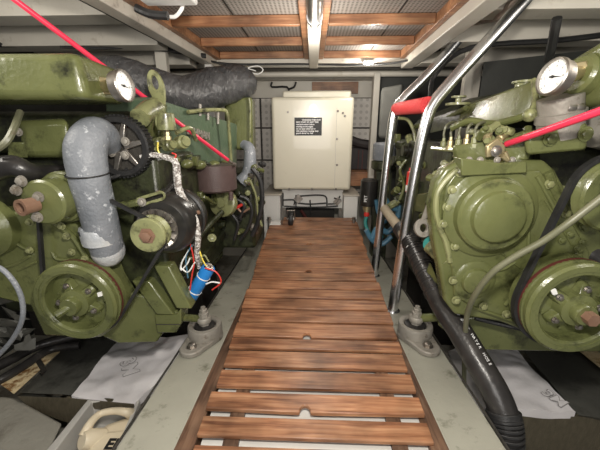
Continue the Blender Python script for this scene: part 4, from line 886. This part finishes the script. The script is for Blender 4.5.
# expansion bottle behind ladder
t = P(384, 160, 2.15); bt = thing('fluid_tank', 'pale round fluid tank with green base behind the ladder', 'tank', V((t.x, t.y, P(384, 172, 2.15).z)))
obj('tank_body', MB().lathe(t, Zx, [(.07, 0), (.075, .01), (.075, .10), (.065, .11), (0, .115)], 28), 'silver', bt)
obj('tank_base', MB().lathe(P(384, 171, 2.15), Zx, [(.06, 0), (.085, .02), (.085, .065), (.06, .07)], 28), 'greendk', bt)
obj('tank_stand', MB().box(t.x-.05, t.x+.05, t.y-.04, t.y+.04, zs(2.1)-.05, P(384, 171, 2.15).z+.001), 'greendk', bt)

# grey green hose across the cover
tag(obj('thin_hose', MB().tube(LL((640, 168, .68), (600, 199, .69), (570, 222, .70), (543, 241, .72), (516, 256, .74), (492, 273, .76), (475, 295, .80), (467, 316, .86), (465, 345, .91), (464, 386, .96)), .0078, 12, 8), 'ghose'), 'thin grey-green hose crossing the big round engine cover and dropping to the pad', 'hose')
# black hose
bh = thing('bilge_hose', 'thick black ribbed hose running down past the ladder foot', 'hose', PS(500, 448))
hp = LL((402, 228, 1.40), (410, 240, 1.32), (424, 268, 1.17), (441, 303, 1.02), (460, 332, .92), (478, 362, .84), (494, 390, .78), (503, 412, .745), (506, 432, .72), (506, 470, .69))
obj('hose_body', MB().tube(hp, .039, 24, 10), 'hose', bh)
m = MB()
def ribs(m, pts, n, r):
    path = spline(pts, 12); tot = len(path)
    for i in range(n):
        k = int(i*(tot-2)/n); a, b = path[k], path[k+1]; m.lathe(a, b-a, [(r*.97, -.003), (r, -.0015), (r, .0035), (r*.97, .005)], 24)
    return m
obj('rib_section', ribs(m, hp[0:4], 24, .0425), 'hose', bh)
obj('rib_section', ribs(MB(), hp[7:10], 12, .0455), 'black', bh, label='coarsely ribbed hose end')
pth = spline(hp, 100); txt = 'HEAVY DUTY WATER HOSE'; acc = 0; ti = 0; holder = None
for a, b in zip(pth[325:], pth[326:]):
    acc += (b-a).length
    while ti < len(txt) and acc > ti*.0098:
        if txt[ti] != ' ':
            dd = (b-a).normalized(); vv = (CAM-a).normalized(); nn = (vv-dd*vv.dot(dd)).normalized(); sd = dd.cross(nn)
            if sd.dot(RIGHT) < 0: sd = -sd
            nr = (nn*.8+sd*.6).normalized(); yy = nr.cross(dd)
            o = lettering('hose_letter', txt[ti], a+nr*.0392, dd, yy, .0125, 'whiteink', bh, .0004)
        ti += 1
obj('clamp_knob', MB().ball(P(410, 248, 1.26), .016, 14), 'white_t', bh)
obj('clamp_knob', MB().ball(P(409.5, 257, 1.26), .008, 10), 'white_t', bh)
# ================================================================== LADDER
ld = thing('boarding_ladder', 'polished steel tube ladder leaning over the engine with a red rung', 'ladder', PS(384, 295))
a0 = PS(392.5, 311); b0 = PS(374, 276)
YN, YF = a0.y, b0.y
near = [a0] + LL((403, 245, YN), (417, 165, YN), (427, 120, YN), (434, 103, YN), (452, 81, YN), (480, 50, YN), (517, 9, YN), (545, -22, YN))
far = [b0] + LL((383, 200, YF), (390, 140, YF), (395, 111, YF), (404, 98, YF), (424, 78, YF), (450, 50, YF), (472, 23, YF), (500, -12, YF))
obj('stile', MB().tube(near, .0225, 24, 8), 'steel', ld); obj('stile', MB().tube(far, .0225, 24, 8), 'steel', ld)
obj('rung', MB().tube([P(428, 105, YN), P(397, 109, YF)], .031, 18, 1, False), 'redwrap', ld, label='rung wrapped in red tape')
obj('rung', MB().tube([P(405, 236, YN), P(384, 208, YF)], .024, 18, 1, False), 'beigewrap', ld, label='rung wrapped in beige tape')
obj('rung', MB().tube([P(516, 8, YN), P(474, 19, YF)], .028, 18, 1, False), 'greywrap', ld, label='rung wrapped in grey tape')
for p in (a0, b0):
    obj('foot_plate', MB().lathe(V((p.x, p.y, zs(p.y)+.001)), Zx, [(.032, 0), (.032, .005), (.022, .007), (.022, .02), (.018, .022)], 24), 'steel', ld)

# ================================================================== BILGE
def pad(name, pts, th, label, text):
    bm_ = MB().prism(pts, V((0, 0, -th)))
    bmesh.ops.triangulate(bm_.bm, faces=bm_.bm.faces[:])
    bmesh.ops.subdivide_edges(bm_.bm, edges=bm_.bm.edges[:], cuts=14, use_grid_fill=True)
    from mathutils import noise
    for v in bm_.bm.verts: v.co.z += noise.noise(v.co*9)*.012 + abs(noise.noise(v.co*16))*.012
    o = tag(obj(name, bm_, 'pad', ang=80), label, 'absorbent pad', 'white oil pads'); return o
ZP = .02
pl = [PZ(*q, ZP) for q in ((72, 398), (100, 362), (118, 340), (190, 335), (200, 345), (134, 404))]
pp = pad('absorbent_pad', pl, .03, 'white quilted absorbent pad under the engine with the grey elbow hose', '3M')
def padtext(parent, at, xd, yd, size, z):
    at = PZ(*at, z); a1 = PZ(*xd, z)-at; a2 = PZ(*yd, z)-at
    for mm, dz, bo in (('greyink', 0, .0028), ('pad', .0012, .0002)):
        o = lettering('pad_print', '3M', at+V((0, 0, dz)), a1, a2, size, mm, parent, .0008, bold=bo)
        for v in o.data.vertices:
            q = v.co + ORG[parent.name]; q = V((q.x, q.y, ZP)); v.co.z += noise.noise(q*9)*.012 + abs(noise.noise(q*16))*.012 - .003
padtext(pp, (120, 362), (125, 382), (134, 360), .088, ZP+.008)
pr = [PZ(*q, ZP) for q in ((448, 352), (470, 340), (510, 340), (530, 366), (575, 414), (466, 410))]
pp = pad('absorbent_pad', pr, .03, 'white quilted absorbent pad behind the thick black hose', '3M')
padtext(pp, (540, 393), (563, 409), (549, 384), .06, ZP+.008)
# right bulkhead and trays
R0 = PZ(462, 411, ZP-.012); R1 = PZ(640, 420, ZP-.012)
tag(obj('bilge_bulkhead', MB().hull([R0, R1, R0+V((0, .02, 0)), R1+V((0, .02, 0)), V((R0.x, R0.y, -.2)), V((R1.x, R1.y, -.2)), V((R0.x, R0.y+.02, -.2)), V((R1.x, R1.y+.02, -.2))]), 'bulk'), 'brown painted cross bulkhead below the pad behind the ribbed hose', 'bulkhead')
tag(obj('drip_tray', MB().hull([PZ(*q, ZP) for q in ((514, 340), (560, 340), (645, 400), (645, 424), (578, 415))] + [PZ(*q, -.03) for q in ((514, 340), (560, 340), (645, 400), (640, 430), (578, 415))]), 'darkgrey'), 'dark grey sloping tray beside the pad under the engine behind the ladder', 'tray')
tag(obj('timber_strip', MB().hull([PZ(*q, .04) for q in ((578, 350), (640, 400), (640, 380), (590, 346))] + [PZ(*q, -.19) for q in ((578, 350), (640, 400), (640, 380), (590, 346))]), 'foam'), 'stained pale timber strip under the large pulley behind the ladder', 'timber')
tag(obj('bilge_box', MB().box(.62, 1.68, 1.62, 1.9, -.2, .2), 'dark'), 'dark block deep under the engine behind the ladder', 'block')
# left side
L0 = PZ(17, 396, ZP); L1 = PZ(140, 404, ZP-.012)
tag(obj('bilge_bulkhead', MB().prism([PZ(17, 396, ZP-.0), PZ(60, 397.5, ZP), PZ(134, 404, ZP), PZ(134, 404, ZP)-V((0, 0, .2)), P(92, 428, PZ(60, 400, ZP).y), P(62, 421, PZ(60, 400, ZP).y), P(30, 408, PZ(60, 400, ZP).y)], V((0, .015, 0))), 'bulk'), 'dark brown cross bulkhead behind the grey plastic tray', 'bulkhead')
tag(obj('drip_tray', MB().hull([PZ(*q, ZP) for q in ((17, 396), (70, 398), (118, 338), (84, 328))] + [PZ(*q, ZP-.06) for q in ((17, 396), (70, 398), (118, 338), (84, 328))]), 'darkgrey'), 'dark grey sloping tray beside the pad under the engine with the silver hose', 'tray')
tag(obj('timber_strip', MB().hull([PZ(*q, .06) for q in ((0, 384), (14, 394), (64, 348), (54, 342))] + [PZ(*q, -.0) for q in ((0, 384), (14, 394), (64, 348), (54, 342))]), 'foam'), 'stained yellow timber strip under the open hose loop', 'timber')
tag(obj('strap', MB().hull([PZ(*q, .064) for q in ((36, 362), (42, 372), (46, 368), (40, 358))]+[PZ(*q, .05) for q in ((34, 362), (42, 375), (47, 370), (40, 356))]), 'dark'), 'dark strap across the yellow timber', 'strap')
tag(obj('bilge_ledge', MB().hull([PZ(*q, .0) for q in ((-60, 392), (14, 398), (62, 424), (40, 470), (-60, 470))] + [PZ(*q, -.18) for q in ((-60, 392), (14, 398), (62, 424), (40, 470), (-60, 470))]), 'concrete', None, .006), 'grey painted bilge ledge beside the plastic tray', 'ledge')
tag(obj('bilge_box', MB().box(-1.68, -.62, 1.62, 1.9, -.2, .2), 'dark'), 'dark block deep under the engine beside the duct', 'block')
for k, (L, lab, r_) in enumerate(((((-30, 380), (10, 360), (40, 345), (80, 335), (110, 330)), 'upper black hose lying over the yellow timber', .02), (((-30, 392), (0, 380), (24, 366), (50, 350), (80, 345)), 'dark blue-black hose along the yellow timber edge', .018))):
    pass_ = [PZ(a, b, .10-.03*k) for a, b in L]
    tag(obj('bilge_pipe', MB().tube(pass_, r_, 12), 'hose'), lab, 'hose')
tag(obj('open_loop_hose', MB().tube(LL((-20, 262, .70), (0, 268, .70), (14, 282, .70), (22, 300, .70), (22, 320, .70), (12, 340, .71), (-6, 360, .72)), .006, 10), 'silver'), 'thin translucent grey hose curving in front of the big pulley', 'hose')
rb_ = MB()
for i in range(14):
    rnd = random.Random(i); q = P(rnd.uniform(-5, 30), rnd.uniform(290, 350), .98)
    rb_.hull([q+V((rnd.uniform(-.04, .04), rnd.uniform(-.02, .02), rnd.uniform(-.03, .03))) for _ in range(7)])
o = tag(obj('bilge_debris', rb_, 'darkgrey'), 'dark broken grey lagging behind the thin looping hose', 'lagging'); o['kind'] = 'stuff'

# grey plastic tray (open tub)
zt = .02
def quad(pts, z): return [PZ(*q, z) for q in pts]
o_ = quad(((88, 399), (140, 400), (112, 470), (30, 470)), zt); i_ = quad(((92, 401), (136, 402), (108, 468), (42, 468)), zt)
i2 = [V((p.x*.9+sum(q.x for q in i_)/4*.1, p.y*.9+sum(q.y for q in i_)/4*.1, zt-.10)) for p in i_]; o2 = [V((p.x, p.y, zt-.11)) for p in o_]
m = MB(); vs = {}
rings = [[m.bm.verts.new(p) for p in R] for R in (o2, o_, [p+V((0, 0, 0)) for p in i_], i2)]
for a, b in zip(rings, rings[1:]):
    for k in range(4): m.bm.faces.new((a[k], a[(k+1) % 4], b[(k+1) % 4], b[k]))
m.bm.faces.new(rings[3]); m.bm.faces.new(rings[0][::-1])
tag(obj('plastic_tub', m, 'tray', None, .006, seg=3), 'grey plastic tub holding the cream oil jug', 'tub')
# jug with handle
jg = thing('oil_jug', 'cream plastic oil jug with black lettering and moulded handle', 'jug', PZ(110, 450, -.08))
jz = -.0
body = quad(((94, 432), (128, 428), (118, 470), (80, 470)), jz)
obj('jug_body', MB().hull(body + [p-V((0, 0, .07)) for p in body]), 'jug', jg, .014, seg=4)
obj('jug_neck', MB().lathe(PZ(88, 440, .0), V((-.5, -.6, .5)), [(.03, -.05), (.034, 0), (.026, .02), (0, .02)], 24), 'jug', jg)
obj('jug_handle', MB().tube([PZ(84, 436, .01), PZ(90, 424, .028), PZ(100, 414, .03), PZ(114, 411, .03), PZ(126, 412, .03), PZ(132, 414, .0)], [.018, .014, .012, .012, .014, .02], 14), 'jug', jg)
obj('jug_side', MB().hull(quad(((104, 426), (132, 416), (130, 440), (100, 440)), -.01)+quad(((104, 426), (132, 416), (130, 440), (100, 440)), -.05)), 'jug', jg, .012)
a = PZ(103, 449, .0015); lettering('jug_lettering', 'ELL', a, PZ(120, 449, .0015)-a, PZ(107, 436, .0015)-a, .052, 'ink', jg, .001, bold=.002)
# ================================================================== LIGHT
def area(name, loc, target, size, power, col=(1, .95, .88), sy=None):
    l = bpy.data.lights.new(name, 'AREA'); l.energy = power; l.color = col; l.size = size
    if sy: l.shape = 'RECTANGLE'; l.size_y = sy
    o = bpy.data.objects.new(name, l); COL.objects.link(o); o.location = loc
    o.rotation_euler = (V(target)-V(loc)).to_track_quat('-Z', 'Y').to_euler(); return o
def point(name, loc, power, r=.03, col=(1, .94, .85)):
    l = bpy.data.lights.new(name, 'POINT'); l.energy = power; l.color = col; l.shadow_soft_size = r
    o = bpy.data.objects.new(name, l); COL.objects.link(o); o.location = loc; return o
point('work_lamp', (0.03, .15, 1.22), 22, .04)
for s in (-1, 1): point('side_fill', (s*1.05, .72, 1.30), 5, .12)  # unseen fill lights, added to brighten the side beams and tank tops
area('rear_fill', (0, -.6, 1.0), (0, 1.6, .5), .6, 4, (1, .96, .92))  # added soft fill from behind the camera, no visible source
point('beam_lamp', (xc, 1.45, 1.2), 3.6, .03)
point('spot_lamp', (sp.x, sp.y-.07, sp.z-.06), 1.8, .02)
w = bpy.data.worlds.new('world'); bpy.context.scene.world = w; w.use_nodes = True
w.node_tree.nodes['Background'].inputs[0].default_value = (1, .96, .9, 1); w.node_tree.nodes['Background'].inputs[1].default_value = .12
sc = bpy.context.scene
sc.view_settings.view_transform = 'Standard'; sc.view_settings.look = 'None'; sc.view_settings.gamma = 1; sc.view_settings.use_curve_mapping = False
sc.view_settings.exposure = 1.0
